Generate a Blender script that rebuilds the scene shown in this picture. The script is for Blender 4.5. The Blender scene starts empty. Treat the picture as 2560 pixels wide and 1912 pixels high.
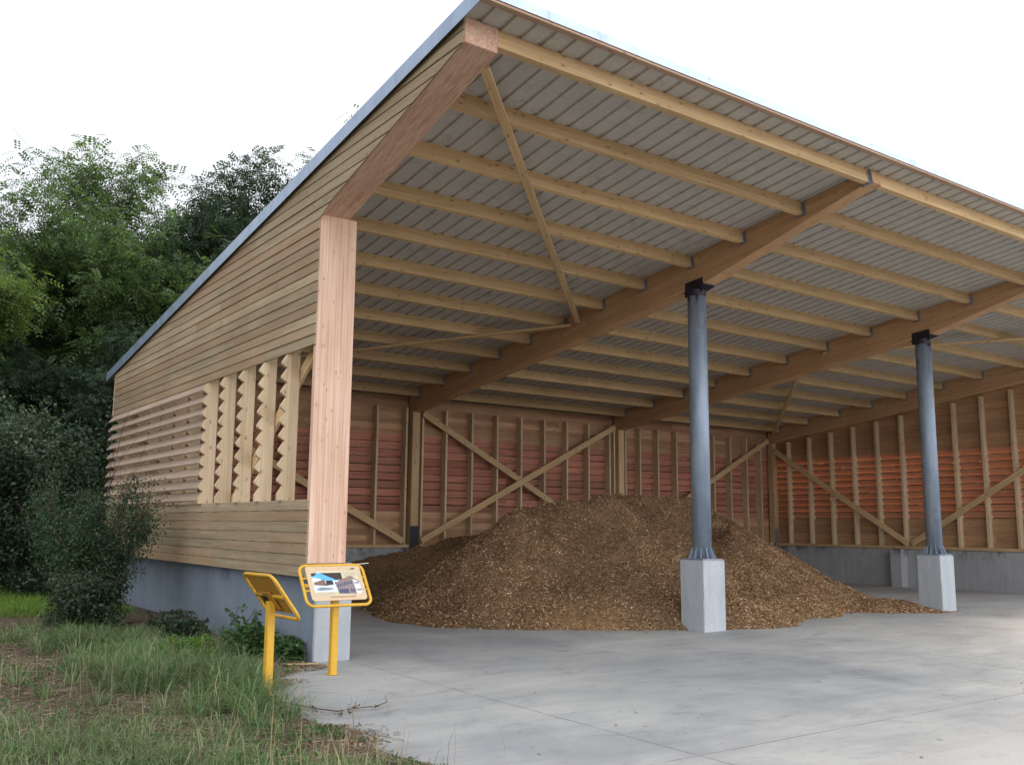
import bpy, bmesh, math, random
import numpy as np
from mathutils import Vector, Matrix
random.seed(7)
rng = np.random.default_rng(11)
C = bpy.data.collections.new("scene"); bpy.context.scene.collection.children.link(C)
scn = bpy.context.scene

# ------------------------------------------------------------------ camera
YAW, PITCH, ROLL = 0.6222, 0.1502, 0.0088
fw = Vector((math.sin(YAW)*math.cos(PITCH), math.cos(YAW)*math.cos(PITCH), math.sin(PITCH)))
rt = Vector((math.cos(YAW), -math.sin(YAW), 0)); up = rt.cross(fw)
r_ = rt*math.cos(ROLL)+up*math.sin(ROLL); u_ = up*math.cos(ROLL)-rt*math.sin(ROLL)
cam = bpy.data.cameras.new("camera"); co = bpy.data.objects.new("camera", cam); C.objects.link(co)
co.matrix_world = Matrix(((r_.x,u_.x,-fw.x,-4.4817),(r_.y,u_.y,-fw.y,-10.2069),(r_.z,u_.z,-fw.z,1.55),(0,0,0,1)))
cam.sensor_width = 36; cam.lens = 36*2358.5/2560; cam.clip_end = 1500; cam.clip_start = 0.05
scn.camera = co

# ------------------------------------------------------------------ world, sun, exposure
SUN_EL, SUN_AZ = math.radians(27), math.radians(80)      # azimuth measured from +Y towards +X
w = bpy.data.worlds.new("World"); scn.world = w; w.use_nodes = True
nt = w.node_tree; nt.nodes.clear(); N = nt.nodes.new; L = nt.links.new
sky = N('ShaderNodeTexSky'); sky.sky_type = 'NISHITA'; sky.sun_disc = False
sky.sun_elevation = SUN_EL; sky.sun_rotation = SUN_AZ; sky.dust_density = 2.0; sky.air_density = 1.0
tc = N('ShaderNodeTexCoord'); cn = N('ShaderNodeTexNoise'); cn.inputs['Scale'].default_value = 2.2; cn.inputs['Detail'].default_value = 6
L(tc.outputs['Generated'], cn.inputs['Vector'])
cr = N('ShaderNodeMapRange'); cr.inputs[1].default_value = .3; cr.inputs[2].default_value = .65; cr.inputs[3].default_value = .74; cr.inputs[4].default_value = .97
L(cn.outputs['Fac'], cr.inputs[0])
mx = N('ShaderNodeMix'); mx.data_type = 'RGBA'; L(cr.outputs[0], mx.inputs['Factor']); L(sky.outputs[0], mx.inputs[6]); mx.inputs[7].default_value = (9.4,9.7,10.2,1)
# the cloud cover is brightest low in the south, behind the viewer, where the haze is sunlit
dt = N('ShaderNodeVectorMath'); dt.operation = 'DOT_PRODUCT'; L(tc.outputs['Generated'], dt.inputs[0]); dt.inputs[1].default_value = (.30,-.93,.22)
g1 = N('ShaderNodeMapRange'); g1.interpolation_type = 'SMOOTHSTEP'; L(dt.outputs['Value'], g1.inputs[0])
for i_, v_ in ((1,-.3),(2,.95),(3,1.0),(4,2.3)): g1.inputs[i_].default_value = v_
gm = N('ShaderNodeVectorMath'); gm.operation = 'SCALE'; L(mx.outputs[2], gm.inputs[0]); L(g1.outputs[0], gm.inputs['Scale'])
bg = N('ShaderNodeBackground'); bg.inputs['Strength'].default_value = 0.1; L(gm.outputs[0], bg.inputs['Color'])
wo = N('ShaderNodeOutputWorld'); L(bg.outputs[0], wo.inputs['Surface'])
sl = bpy.data.lights.new("sun", 'SUN'); sl.energy = 2.2; sl.angle = math.radians(12); sl.color = (1,.86,.68)
so = bpy.data.objects.new("sun", sl); C.objects.link(so)
sd = Vector((math.sin(SUN_AZ)*math.cos(SUN_EL), math.cos(SUN_AZ)*math.cos(SUN_EL), math.sin(SUN_EL)))
so.rotation_euler = sd.to_track_quat('Z','Y').to_euler()
scn.view_settings.view_transform = 'Standard'; scn.view_settings.look = 'None'
scn.view_settings.exposure = 0.42; scn.view_settings.gamma = 1

# ------------------------------------------------------------------ materials
class NT:
    def __init__(s, name, rough=.8, spec=.25):
        s.m = bpy.data.materials.new(name); s.m.use_nodes = True; s.t = s.m.node_tree
        s.b = s.t.nodes['Principled BSDF']; s.b.inputs['Roughness'].default_value = rough
        s.b.inputs['Specular IOR Level'].default_value = spec
    def n(s, k, **kw):
        x = s.t.nodes.new(k)
        for a, v in kw.items(): setattr(x, a, v)
        return x
    def l(s, a, b): s.t.links.new(a, b)
    def coords(s, scale=(1,1,1), kind='Object', rot=(0,0,0)):
        c = s.n('ShaderNodeTexCoord'); mp = s.n('ShaderNodeMapping'); mp.inputs['Scale'].default_value = scale; mp.inputs['Rotation'].default_value = rot
        s.l(c.outputs[kind], mp.inputs['Vector']); return mp.outputs[0]
    def noise(s, vec, scale=1, detail=5, rough=.6, dist=0):
        x = s.n('ShaderNodeTexNoise'); x.inputs['Scale'].default_value = scale; x.inputs['Detail'].default_value = detail
        x.inputs['Roughness'].default_value = rough; x.inputs['Distortion'].default_value = dist
        s.l(vec, x.inputs['Vector']); return x.outputs['Fac']
    def ramp(s, fac, stops):
        x = s.n('ShaderNodeValToRGB'); e = x.color_ramp.elements
        while len(e) < len(stops): e.new(.5)
        for i, (p, c) in enumerate(stops): e[i].position = p; e[i].color = (*c, 1) if len(c) == 3 else c
        s.l(fac, x.inputs[0]); return x.outputs[0]
    def mix(s, a, b, fac, mode='MIX'):
        x = s.n('ShaderNodeMix', data_type='RGBA', blend_type=mode)
        for v, i in ((a,6),(b,7)):
            if isinstance(v, tuple): x.inputs[i].default_value = (*v, 1)
            else: s.l(v, x.inputs[i])
        if isinstance(fac, (int, float)): x.inputs['Factor'].default_value = fac
        else: s.l(fac, x.inputs['Factor'])
        return x.outputs[2]
    def mr(s, v, a, b, c, d):
        x = s.n('ShaderNodeMapRange'); 
        for i, q in enumerate((a,b,c,d)): x.inputs[i+1].default_value = q
        s.l(v, x.inputs[0]); return x.outputs[0]
    def math(s, op, a, b):
        x = s.n('ShaderNodeMath', operation=op)
        for v, i in ((a,0),(b,1)):
            if isinstance(v, (int,float)): x.inputs[i].default_value = v
            else: s.l(v, x.inputs[i])
        return x.outputs[0]
    def bump(s, h, st=.3, d=.01):
        x = s.n('ShaderNodeBump'); x.inputs['Strength'].default_value = st; x.inputs['Distance'].default_value = d
        s.l(h, x.inputs['Height']); s.l(x.outputs[0], s.b.inputs['Normal'])
    def col(s, c): s.l(c, s.b.inputs['Base Color']); return s.m
    def val(s, c, hue, sat, v):
        x = s.n('ShaderNodeHueSaturation'); s.l(c, x.inputs['Color'])
        for k, q in (('Hue',hue),('Saturation',sat),('Value',v)):
            if isinstance(q, (int,float)): x.inputs[k].default_value = q
            else: s.l(q, x.inputs[k])
        return x.outputs[0]

def wood(name, light, dark, axis=0, knots=.7, lamella=0, island=False, knotcol=(.16,.08,.04), rough=.75, stain=None, vary=.16, alt=None, ks=1.0, lines=None):
    """grain runs along the given object axis"""
    t = NT(name, rough, .2)
    f = [26, 26, 26]; f[axis] = .9
    v = t.coords(tuple(f))
    oi = t.n('ShaderNodeObjectInfo')
    geo = t.n('ShaderNodeNewGeometry')
    rnd = geo.outputs['Random Per Island'] if island else oi.outputs['Random']
    ad = t.n('ShaderNodeVectorMath', operation='ADD'); cv = t.n('ShaderNodeCombineXYZ')
    mm = t.math('MULTIPLY', rnd, 37.0)
    for i in range(3): t.l(mm, cv.inputs[i])
    t.l(v, ad.inputs[0]); t.l(cv.outputs[0], ad.inputs[1])
    g = t.noise(ad.outputs[0], 1, 5, .65, .4)
    c = t.ramp(g, [(.25, dark), (.6, light), (.85, tuple(min(1, q*1.12) for q in light))])
    if alt:   # per-board drift towards another tone
        a2 = t.mr(t.math('FRACT', t.math('MULTIPLY', rnd, 7.13), 0), .45, .95, 0, .75)
        c = t.mix(c, alt, a2)
        # keep the grain in the drifted tone
        c = t.mix(c, t.ramp(g, [(.2,(.6,.6,.6)),(.7,(1,1,1))]), .45, 'MULTIPLY')
    if lamella:
        f2 = [0, 0, 0]; 
        for i in range(3): f2[i] = .25 if i == axis else 1.0
        l2 = t.n('ShaderNodeTexNoise'); l2.inputs['Scale'].default_value = 1; l2.inputs['Detail'].default_value = 1
        f3 = [lamella]*3; f3[axis] = .35
        t.l(t.coords(tuple(f3)), l2.inputs['Vector'])
        c = t.mix(c, t.ramp(l2.outputs['Fac'], [(.38,(.80,.66,.60)),(.5,(1,.97,.92)),(.62,(.88,.80,.74))]), .8, 'MULTIPLY')
    if lines:
        sz = t.n('ShaderNodeSeparateXYZ'); tcl = t.n('ShaderNodeTexCoord'); t.l(tcl.outputs['Object'], sz.inputs[0])
        zz = t.math('MULTIPLY', sz.outputs[lines[0]], 1/lines[1]); fr = t.math('FRACT', zz, 0); fl = t.math('FLOOR', zz, 0)
        wn = t.n('ShaderNodeTexWhiteNoise'); wn.noise_dimensions = '1D'; t.l(fl, wn.inputs['W'])
        c = t.val(c, .5, 1, t.mr(wn.outputs['Value'], 0, 1, .9, 1.08))
        c = t.mix(c, tuple(q*.45 for q in dark), t.mr(fr, .0, .05, .55, 0))
    # knots
    fk = [11*ks]*3; fk[axis] = 4.6*ks
    vk = t.coords(tuple(fk)); ak = t.n('ShaderNodeVectorMath', operation='ADD'); t.l(vk, ak.inputs[0]); t.l(cv.outputs[0], ak.inputs[1])
    vo = t.n('ShaderNodeTexVoronoi'); vo.inputs['Scale'].default_value = 1.0; vo.inputs['Randomness'].default_value = 1; t.l(ak.outputs[0], vo.inputs['Vector'])
    kf = t.ramp(vo.outputs['Distance'], [(.07,(1,1,1)),(.14,(.3,.3,.3)),(.23,(0,0,0))])
    c = t.mix(c, knotcol, t.math('MULTIPLY', kf, knots))
    # big soft tone drift + per piece value
    big = t.noise(t.coords((.9,.9,.9)), 1, 3)
    c = t.mix(c, t.ramp(big, [(.3,(.82,.80,.78)),(.7,(1,1,1))]), .8, 'MULTIPLY')
    if stain:
        sf = t.noise(t.coords(tuple(1.3 if i==axis else 9 for i in range(3))), 1, 6, .7)
        c = t.mix(c, stain, t.mr(sf, .52, .78, 0, .65))
    c = t.val(c, .5, 1, t.mr(rnd, 0, 1, 1-vary, 1+vary))
    t.bump(g, .25, .004)
    return t.col(c)

M = {}
M['spruce']   = wood('spruce_timber', (.65,.455,.25), (.50,.325,.16), knots=.75)
M['douglas']  = wood('douglas_beam', lines=('Z',.045), light=(.66,.41,.225), dark=(.51,.29,.145), knots=.5, vary=.06)
M['pink']     = wood('pink_glulam', (.80,.585,.46), (.69,.44,.32), knots=.7, lamella=22, ks=1.3, lines=('Z',.119), knotcol=(.40,.19,.12), vary=.03)
M['clad']     = wood('green_treated_cladding', (.41,.325,.21), (.30,.225,.14), axis=1, knots=.5, island=True, stain=(.30,.21,.13), vary=.15, alt=(.38,.25,.15))
M['cladx']    = wood('rear_cladding', (.58,.36,.21), (.40,.215,.11), axis=0, knots=.6, island=True, vary=.18, alt=(.42,.22,.13))
M['clady']    = wood('side_cladding', (.50,.30,.165), (.32,.165,.085), axis=1, knots=.5, island=True, vary=.15)
M['louvpale'] = wood('weathered_louvre', (.44,.335,.25), (.34,.245,.175), axis=1, knots=.3, island=True, vary=.08)
M['louvred']  = wood('red_louvre', (.68,.30,.21), (.48,.18,.12), axis=0, knots=.5, island=True, vary=.2, alt=(.52,.27,.17))
M['louvglow']  = wood('sunglow_louvre', (.58,.285,.17), (.43,.19,.105), axis=1, knots=.3, island=True, vary=.08)  # sunlight glowing through the louvres is put into this orange board colour
M['studw']    = wood('pale_stud', (.66,.51,.34), (.52,.37,.22), axis=2, knots=.75, vary=.08)

def concrete(name, base, dk, scale=1.0, streak=True, stains=False, vor=False):
    t = NT(name, .85, .3)
    a = t.noise(t.coords((1,1,1)), 1.1*scale, 8, .65)
    b = t.noise(t.coords((1,1,1)), 34, 4, .7)
    c = t.ramp(a, [(.3, dk), (.7, base)])
    c = t.mix(c, t.ramp(b, [(.3,(.86,.86,.86)),(.65,(1,1,1))]), .7, 'MULTIPLY')
    if streak:
        s2 = t.noise(t.coords((5,5,.5)), 1, 5, .6)
        c = t.mix(c, t.ramp(s2, [(.4,(.84,.85,.87)),(.6,(1,1,1))]), .7, 'MULTIPLY')
    if stains:
        s3 = t.noise(t.coords((2.2,2.2,1.4)), 1, 6, .75)
        sp = t.n('ShaderNodeSeparateXYZ'); tcx = t.n('ShaderNodeTexCoord'); t.l(tcx.outputs['Object'], sp.inputs[0])
        hi = t.mr(sp.outputs['Z'], .72, 1.04, 0, 1)
        k = t.math('MULTIPLY', t.mr(s3, .50, .62, 0, 1), hi)
        c = t.mix(c, (.03,.028,.035), t.math('MULTIPLY', k, .9))
    # pinholes
    vo = t.n('ShaderNodeTexVoronoi'); vo.inputs['Scale'].default_value = 9; t.l(t.coords((1,1,1)), vo.inputs['Vector'])
    c = t.mix(c, (.10,.10,.10), t.ramp(vo.outputs['Distance'], [(.03,(.7,.7,.7)),(.06,(0,0,0))]))
    t.bump(b, .25, .004)
    return t.col(c)
M['conc'] = concrete('pier_concrete', (.50,.52,.54), (.40,.42,.44))
M['concw'] = concrete('wall_concrete', (.225,.262,.31), (.17,.205,.25), stains=True)  # dim blue skylight on the left side is put into this colour
M['conci'] = concrete('inner_wall_concrete', (.44,.44,.44), (.34,.345,.35), stains=True)  # lighter copy of the wall concrete, brightened against the dark interior

def slab_mat():
    t = NT('slab_concrete', .7, .35)
    v = t.coords((.35,.5,1)); a = t.noise(v, 1.0, 9, .68, .3)
    sw = t.noise(t.coords((.45,4.5,1), rot=(0,0,.5)), 1.0, 7, .7, .5)
    sp = t.noise(t.coords((1,1,1)), 45, 3, .7)
    c = t.ramp(a, [(.30,(.225,.228,.232)),(.42,(.315,.317,.317)),(.55,(.365,.362,.35)),(.70,(.445,.435,.41))])
    c = t.mix(c, t.ramp(sw, [(.36,(.78,.78,.78)),(.52,(.97,.97,.97)),(.66,(1.0,1.0,1.0))]), .45, 'MULTIPLY')
    c = t.mix(c, t.ramp(sp, [(.3,(.84,.84,.84)),(.6,(1,1,1))]), .7, 'MULTIPLY')
    sc = t.noise(t.coords((2.5,22,1), rot=(0,0,.55)), 1, 4, .7, .8)
    c = t.mix(c, (.55,.55,.53), t.mr(sc, .62, .8, 0, .3))
    # rusty / dark stains
    st = t.noise(t.coords((.8,.8,1)), 1.3, 5, .7)
    c = t.mix(c, (.33,.26,.2), t.mr(st, .62, .75, 0, .35))
    dk = t.noise(t.coords((1.6,3.0,1), rot=(0,0,.4)), 1.0, 6, .75, .6)
    c = t.mix(c, (.17,.17,.18), t.mr(dk, .54, .72, 0, .6))
    pt = t.noise(t.coords((.28,.28,1)), 1.0, 4, .55, 1.2); c = t.mix(c, t.ramp(pt, [(.40,(.80,.81,.83)),(.47,(.93,.93,.93)),(.62,(1.06,1.05,1.02))]), .9, 'MULTIPLY')
    sm_ = t.noise(t.coords((1.1,1.1,1)), 1.7, 8, .8, 1.5); c = t.mix(c, (.15,.145,.14), t.mr(sm_, .60, .74, 0, .5))
    # saw-cut joints
    tcx = t.n('ShaderNodeTexCoord'); s = t.n('ShaderNodeSeparateXYZ'); t.l(tcx.outputs['Object'], s.inputs[0])
    wob = t.noise(t.coords((1,1,1)), .8, 2)
    def line(val, pos, wd):
        q = t.math('ABSOLUTE', t.math('SUBTRACT', t.math('ADD', val, t.math('MULTIPLY', wob, .03)), pos+.015), 0)
        return t.mr(q, wd*.5, wd, 1, 0)
    brk = t.mr(t.noise(t.coords((1,1,1)), 3.0, 3), .35, .55, .35, 1)
    for val, ps in ((s.outputs['X'], (.54,6.6,13.1,19.3)), (s.outputs['Y'], (-5.45,))):
        for p in ps: c = t.mix(c, (.11,.105,.10), t.math('MULTIPLY', line(val, p, .008), brk))
    t.l(t.mr(a, .3, .7, .55, .85), t.b.inputs['Roughness'])
    t.bump(sp, .2, .003)
    return t.col(c)
M['slab'] = slab_mat()

def ground_mat():
    t = NT('ground_soil', .95, .1)
    a = t.noise(t.coords((1,1,1)), .55, 7, .65); b = t.noise(t.coords((1,1,1)), 9, 6, .75); d = t.noise(t.coords((1,1,1)), 60, 3, .7)
    c = t.ramp(b, [(.3,(.05,.032,.026)),(.48,(.12,.08,.06)),(.62,(.19,.145,.10)),(.8,(.32,.27,.19))])
    c = t.mix(c, (.06,.10,.025), t.mr(a, .5, .62, 0, .6))
    c = t.mix(c, t.ramp(d, [(.3,(.5,.5,.5)),(.6,(1,1,1))]), .8, 'MULTIPLY')
    t.bump(b, .8, .05); return t.col(c)
M['ground'] = ground_mat()

def galv(name, a, b, r=.45, metal=.55):
    t = NT(name, r, .5); t.b.inputs['Metallic'].default_value = metal
    n = t.noise(t.coords((5,5,.9)), 1, 6, .6); n2 = t.noise(t.coords((1,1,1)), 22, 4, .6)
    c = t.ramp(n, [(.3,a),(.7,b)]); ws = t.noise(t.coords((3,3,1.2)), 1.3, 6, .75, .6); c = t.mix(c, tuple(q*.55 for q in a), t.mr(ws, .56, .66, 0, .45)); c = t.mix(c, t.ramp(n2,[(.35,(.88,.88,.88)),(.6,(1,1,1))]), .8, 'MULTIPLY')
    t.l(t.mr(n2,.3,.7,r-.08,r+.12), t.b.inputs['Roughness']); return t, c
t, c = galv('galvanised_column', (.17,.215,.285), (.33,.38,.45), .5, .3)
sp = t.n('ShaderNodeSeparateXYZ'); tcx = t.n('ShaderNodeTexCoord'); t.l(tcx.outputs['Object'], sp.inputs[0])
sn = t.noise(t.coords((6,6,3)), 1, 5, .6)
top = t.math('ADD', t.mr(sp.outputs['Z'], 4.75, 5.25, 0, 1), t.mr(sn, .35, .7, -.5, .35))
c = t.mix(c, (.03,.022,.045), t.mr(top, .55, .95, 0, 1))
M['column'] = t.col(c)
t, c = galv('painted_dark_steel', (.018,.014,.028), (.03,.024,.04), .5, .2); M['darksteel'] = t.col(c)
t, c = galv('galvanised_hanger', (.22,.23,.26), (.36,.37,.40), .45, .5); M['hanger'] = t.col(c)
t, c = galv('zinc_flashing', (.27,.34,.46), (.36,.44,.56), .4, .5); M['flash'] = t.col(c)
t, c = galv('front_zinc_flashing', (.44,.52,.62), (.54,.61,.70), .4, .3); M['flashw'] = t.col(c)  # lighter zinc copy: bright sky reflection on the front edge put into colour
t, c = galv('roof_sheet_underside', (.46,.43,.385), (.53,.495,.445), .6, .0); M['deck'] = t.col(c)
t, c = galv('yellow_paint', (.62,.33,.02), (.70,.39,.03), .38, 0)
sf = t.noise(t.coords((1,1,1)), 8, 6, .75); c = t.mix(c, (.18,.10,.04), t.mr(sf, .66, .74, 0, .8)); M['yellow'] = t.col(c)
def flat(name, col, rough=.5, spec=.4):
    t = NT(name, rough, spec); n = t.noise(t.coords((1,1,1)), 30, 3)
    return t.col(t.mix(col, tuple(q*.8 for q in col), t.mr(n,.4,.7,0,.5)))
M['board'] = flat('printed_board', (.60,.44,.28)); M['boardpale'] = flat('print_pale', (.62,.55,.38))
M['back'] = flat('board_back', (.42,.20,.03)); M['black'] = flat('black_box', (.03,.015,.012))
PR = dict(blue=(.12,.42,.85), dark=(.05,.035,.03), snow=(.62,.72,.80), grey=(.22,.26,.29), brown=(.20,.12,.09), roof=(.28,.17,.15), wall=(.25,.20,.20), white=(.7,.7,.7), text=(.28,.22,.16), title=(.22,.09,.03), green=(.12,.35,.12), navy=(.03,.05,.12))
for k, v in PR.items(): M['p_'+k] = flat('print_'+k, v, .4)

def leafmat(name, cols, trans=.35, sheen=.35):
    t = NT(name, .5, sheen); g = t.n('ShaderNodeNewGeometry'); oi = t.n('ShaderNodeObjectInfo')
    r = g.outputs['Random Per Island']
    c = t.ramp(r, [(i/(len(cols)-1), q) for i, q in enumerate(cols)])
    big = t.noise(t.coords((1,1,1)), .6, 3)
    c = t.val(c, t.mr(oi.outputs['Random'], 0, 1, .485, .515), 1, t.mr(big, .3, .7, .7, 1.3))
    tr = t.n('ShaderNodeBsdfTranslucent'); t.l(t.val(c, .49, 1.1, 1.5), tr.inputs['Color'])
    ms = t.n('ShaderNodeMixShader'); ms.inputs[0].default_value = trans
    t.l(c, t.b.inputs['Base Color']); t.l(t.b.outputs[0], ms.inputs[1]); t.l(tr.outputs[0], ms.inputs[2])
    t.l(ms.outputs[0], t.t.nodes['Material Output'].inputs['Surface']); return t.m
M['leaf'] = leafmat('locust_leaves', [(.045,.08,.03),(.065,.11,.038),(.09,.14,.045),(.13,.185,.06)], .45)
M['leafdark'] = leafmat('dark_leaves', [(.018,.038,.022),(.03,.056,.03),(.045,.075,.036),(.07,.105,.048)], .3)
M['shrub'] = leafmat('shrub_leaves', [(.02,.045,.022),(.035,.07,.03),(.055,.095,.038),(.085,.13,.05)], .3)
M['leafbright'] = leafmat('bright_leaves', [(.08,.17,.025),(.11,.22,.03),(.15,.27,.05)], .45)
M['leafyellow'] = leafmat('yellow_green_leaves', [(.07,.12,.03),(.10,.16,.04),(.14,.20,.06)], .45)
M['weed'] = leafmat('weed_leaves', [(.03,.07,.02),(.05,.11,.03),(.08,.16,.05)], .3)
M['grass'] = leafmat('grass_blades', [(.05,.105,.032),(.08,.155,.048),(.13,.205,.075),(.18,.24,.11),(.32,.32,.19)], .3, .2)
M['lit_grass'] = leafmat('lit_grass_blades', [(.10,.20,.035),(.15,.26,.05),(.20,.30,.07)], .4, .2)  # sunlit look of the far grass patch is put into this colour
M['straw'] = leafmat('dry_stalks', [(.30,.24,.13),(.42,.34,.20),(.25,.19,.10)], .15, .2)
M['litter'] = leafmat('dry_litter', [(.08,.055,.035),(.16,.115,.075),(.26,.20,.13),(.38,.31,.21)], .05, .1)
t = NT('bark', .95, .1); g = t.noise(t.coords((9,9,1.5)), 1, 6, .7); t.bump(g, .6, .03); M['bark'] = t.col(t.ramp(g, [(.3,(.025,.02,.017)),(.7,(.085,.068,.055))]))
t = NT('twig_bark', .9, .15); g = t.noise(t.coords((9,9,9)), 1, 4); M['twig'] = t.col(t.ramp(g, [(.3,(.05,.028,.03)),(.7,(.10,.06,.055))]))
# wood chips
t = NT('wood_chips', .9, .15); g = t.n('ShaderNodeNewGeometry')
c = t.ramp(g.outputs['Random Per Island'], [(0,(.15,.075,.035)),(.3,(.36,.205,.10)),(.65,(.58,.37,.195)),(.92,(.72,.52,.31)),(1,(.82,.70,.52))])
bg_ = t.noise(t.coords((1,1,1)), .75, 6, .72); c = t.mix(c, t.ramp(bg_, [(.34,(.60,.56,.54)),(.56,(1,1,1))]), .9, 'MULTIPLY')
v = t.n('ShaderNodeVectorMath', operation='DISTANCE'); tcx = t.n('ShaderNodeTexCoord'); t.l(tcx.outputs['Object'], v.inputs[0]); v.inputs[1].default_value = (5.0,.75,.1)
c = t.mix(c, (.46,.28,.14), t.mr(t.math('ADD', v.outputs['Value'], t.math('MULTIPLY', t.noise(t.coords((1,1,1)), 4, 5, .75), 1.5)), .85, 1.45, .8, 0)); M['chips'] = t.col(c)
t = NT('chip_mass', .95, .1); a = t.noise(t.coords((1,1,1)), 38, 5, .8); b = t.noise(t.coords((1,1,1)), .9, 5, .65)
c = t.ramp(a, [(.3,(.12,.072,.04)),(.5,(.30,.19,.11)),(.75,(.48,.34,.21))]); c = t.mix(c, t.ramp(b, [(.32,(.60,.56,.54)),(.58,(1,1,1))]), .9, 'MULTIPLY')
# sandy sawdust patch at the foot
v = t.n('ShaderNodeVectorMath', operation='DISTANCE'); tcx = t.n('ShaderNodeTexCoord'); t.l(tcx.outputs['Object'], v.inputs[0]); v.inputs[1].default_value = (5.0,.75,.1)
c = t.mix(c, (.44,.27,.13), t.mr(t.math('ADD', v.outputs['Value'], t.math('MULTIPLY', a, .7)), .55, 1.3, .75, 0))
t.bump(a, 1, .04); M['mass'] = t.col(c)

# ------------------------------------------------------------------ helpers
def tagp(o, label=None, cat=None, group=None, kind=None):
    for k, v in (('label',label),('category',cat),('group',group),('kind',kind)):
        if v: o[k] = v
    return o
def empty(name, loc=(0,0,0), rz=0):
    o = bpy.data.objects.new(name, None); o.empty_display_size = .2; C.objects.link(o); o.location = loc; o.rotation_euler = (0,0,rz); return o
def link(name, me, mat=None, parent=None, smooth=False):
    o = bpy.data.objects.new(name, me); C.objects.link(o)
    if mat is not None and not me.materials: me.materials.append(mat)
    if parent: o.parent = parent
    if smooth: me.polygons.foreach_set('use_smooth', [True]*len(me.polygons))
    return o
def npmesh(name, verts, faces):
    """faces: (n,k) array"""
    verts = np.asarray(verts, np.float32); faces = np.asarray(faces, np.int32); k = faces.shape[1]
    me = bpy.data.meshes.new(name); me.vertices.add(len(verts)); me.vertices.foreach_set('co', verts.ravel())
    me.loops.add(faces.size); me.loops.foreach_set('vertex_index', faces.ravel())
    me.polygons.add(len(faces)); me.polygons.foreach_set('loop_start', np.arange(len(faces), dtype=np.int32)*k)
    me.polygons.foreach_set('loop_total', np.full(len(faces), k, np.int32)); me.update(calc_edges=True); return me
class MB:
    """collects primitives in one mesh"""
    def __init__(s): s.bm = bmesh.new()
    def box(s, x0, x1, y0, y1, z0, z1, bev=0):
        b = s.bm; v = [b.verts.new(p) for p in ((x0,y0,z0),(x1,y0,z0),(x1,y1,z0),(x0,y1,z0),(x0,y0,z1),(x1,y0,z1),(x1,y1,z1),(x0,y1,z1))]
        fs = [b.faces.new([v[i] for i in f]) for f in ((0,3,2,1),(4,5,6,7),(0,1,5,4),(1,2,6,5),(2,3,7,6),(3,0,4,7))]
        if bev:
            es = {e for f in fs for e in f.edges}; bmesh.ops.bevel(b, geom=list(es), offset=bev, segments=1, affect='EDGES')
        return s
    def prism(s, pts, d):
        """pts: closed polygon of 3-D points, extruded by vector d"""
        b = s.bm; d = Vector(d); a = [b.verts.new(p) for p in pts]; c = [b.verts.new(Vector(p)+d) for p in pts]; n = len(pts)
        b.faces.new(a); b.faces.new(c[::-1])
        for i in range(n): b.faces.new((a[i], c[i], c[(i+1)%n], a[(i+1)%n]))
        return s
    def tube(s, pts, r, n=8, caps=True):
        b = s.bm; pts = [Vector(p) for p in pts]; m = len(pts); rs = r if isinstance(r, (list,tuple)) else [r]*m; rings = []
        for i, p in enumerate(pts):
            d = (pts[min(i+1,m-1)]-pts[max(i-1,0)]).normalized(); a = d.orthogonal().normalized() if i == 0 else (a-d*a.dot(d)).normalized()
            c = d.cross(a); rings.append([b.verts.new(p+(a*math.cos(2*math.pi*k/n)+c*math.sin(2*math.pi*k/n))*rs[i]) for k in range(n)])
        for i in range(m-1):
            for k in range(n): b.faces.new((rings[i][k], rings[i][(k+1)%n], rings[i+1][(k+1)%n], rings[i+1][k]))
        if caps: b.faces.new(rings[0][::-1]); b.faces.new(rings[-1])
        return s
    def cyl(s, x, y, z0, z1, r0, r1=None, n=32): return s.tube([(x,y,z0),(x,y,z1)], [r0, r0 if r1 is None else r1], n)
    def build(s, name, mat, parent=None, smooth=False, xf=None):
        bmesh.ops.recalc_face_normals(s.bm, faces=s.bm.faces)
        if xf is not None: bmesh.ops.transform(s.bm, matrix=xf, verts=s.bm.verts)
        me = bpy.data.meshes.new(name); s.bm.to_mesh(me); s.bm.free(); o = link(name, me, mat, parent)
        if smooth:
            for p in me.polygons: p.use_smooth = len(p.vertices) == 4
        return o
def member(name, p0, p1, b, h, mat, parent, upv=(0,0,1), bev=.004):
    """timber from p0 to p1 (centre line), local X along it, b wide (local Y), h deep (local Z)"""
    p0 = Vector(p0); p1 = Vector(p1); x = (p1-p0); ln = x.length; x.normalize(); u = Vector(upv); y = u.cross(x).normalized(); z = x.cross(y)
    m = MB().box(0, ln, -b/2, b/2, -h/2, h/2, bev); o = m.build(name, mat, parent)
    o.matrix_local = Matrix(((x.x,y.x,z.x,p0.x),(x.y,y.y,z.y,p0.y),(x.z,y.z,z.z,p0.z),(0,0,0,1))); return o

# lattice noise
_L = rng.random((64,64,64)).astype(np.float32)
def vnoise(p):
    p = np.asarray(p); i = np.floor(p).astype(int); f = p-i; f = f*f*(3-2*f); r = 0
    for a in (0,1):
        for b in (0,1):
            for c in (0,1):
                wgt = (f[...,0] if a else 1-f[...,0])*(f[...,1] if b else 1-f[...,1])*(f[...,2] if c else 1-f[...,2])
                r = r+wgt*_L[(i[...,0]+a)%64,(i[...,1]+b)%64,(i[...,2]+c)%64]
    return r
def fbm(x, y, s, o=4, seed=0):
    r = 0; a = .5
    for k in range(o): r = r+a*(vnoise(np.stack([x*s+seed*7.3, y*s+seed*3.1, np.full_like(x, seed*1.7+k*9)], -1))-.5); s *= 2.1; a *= .5
    return r

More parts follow.
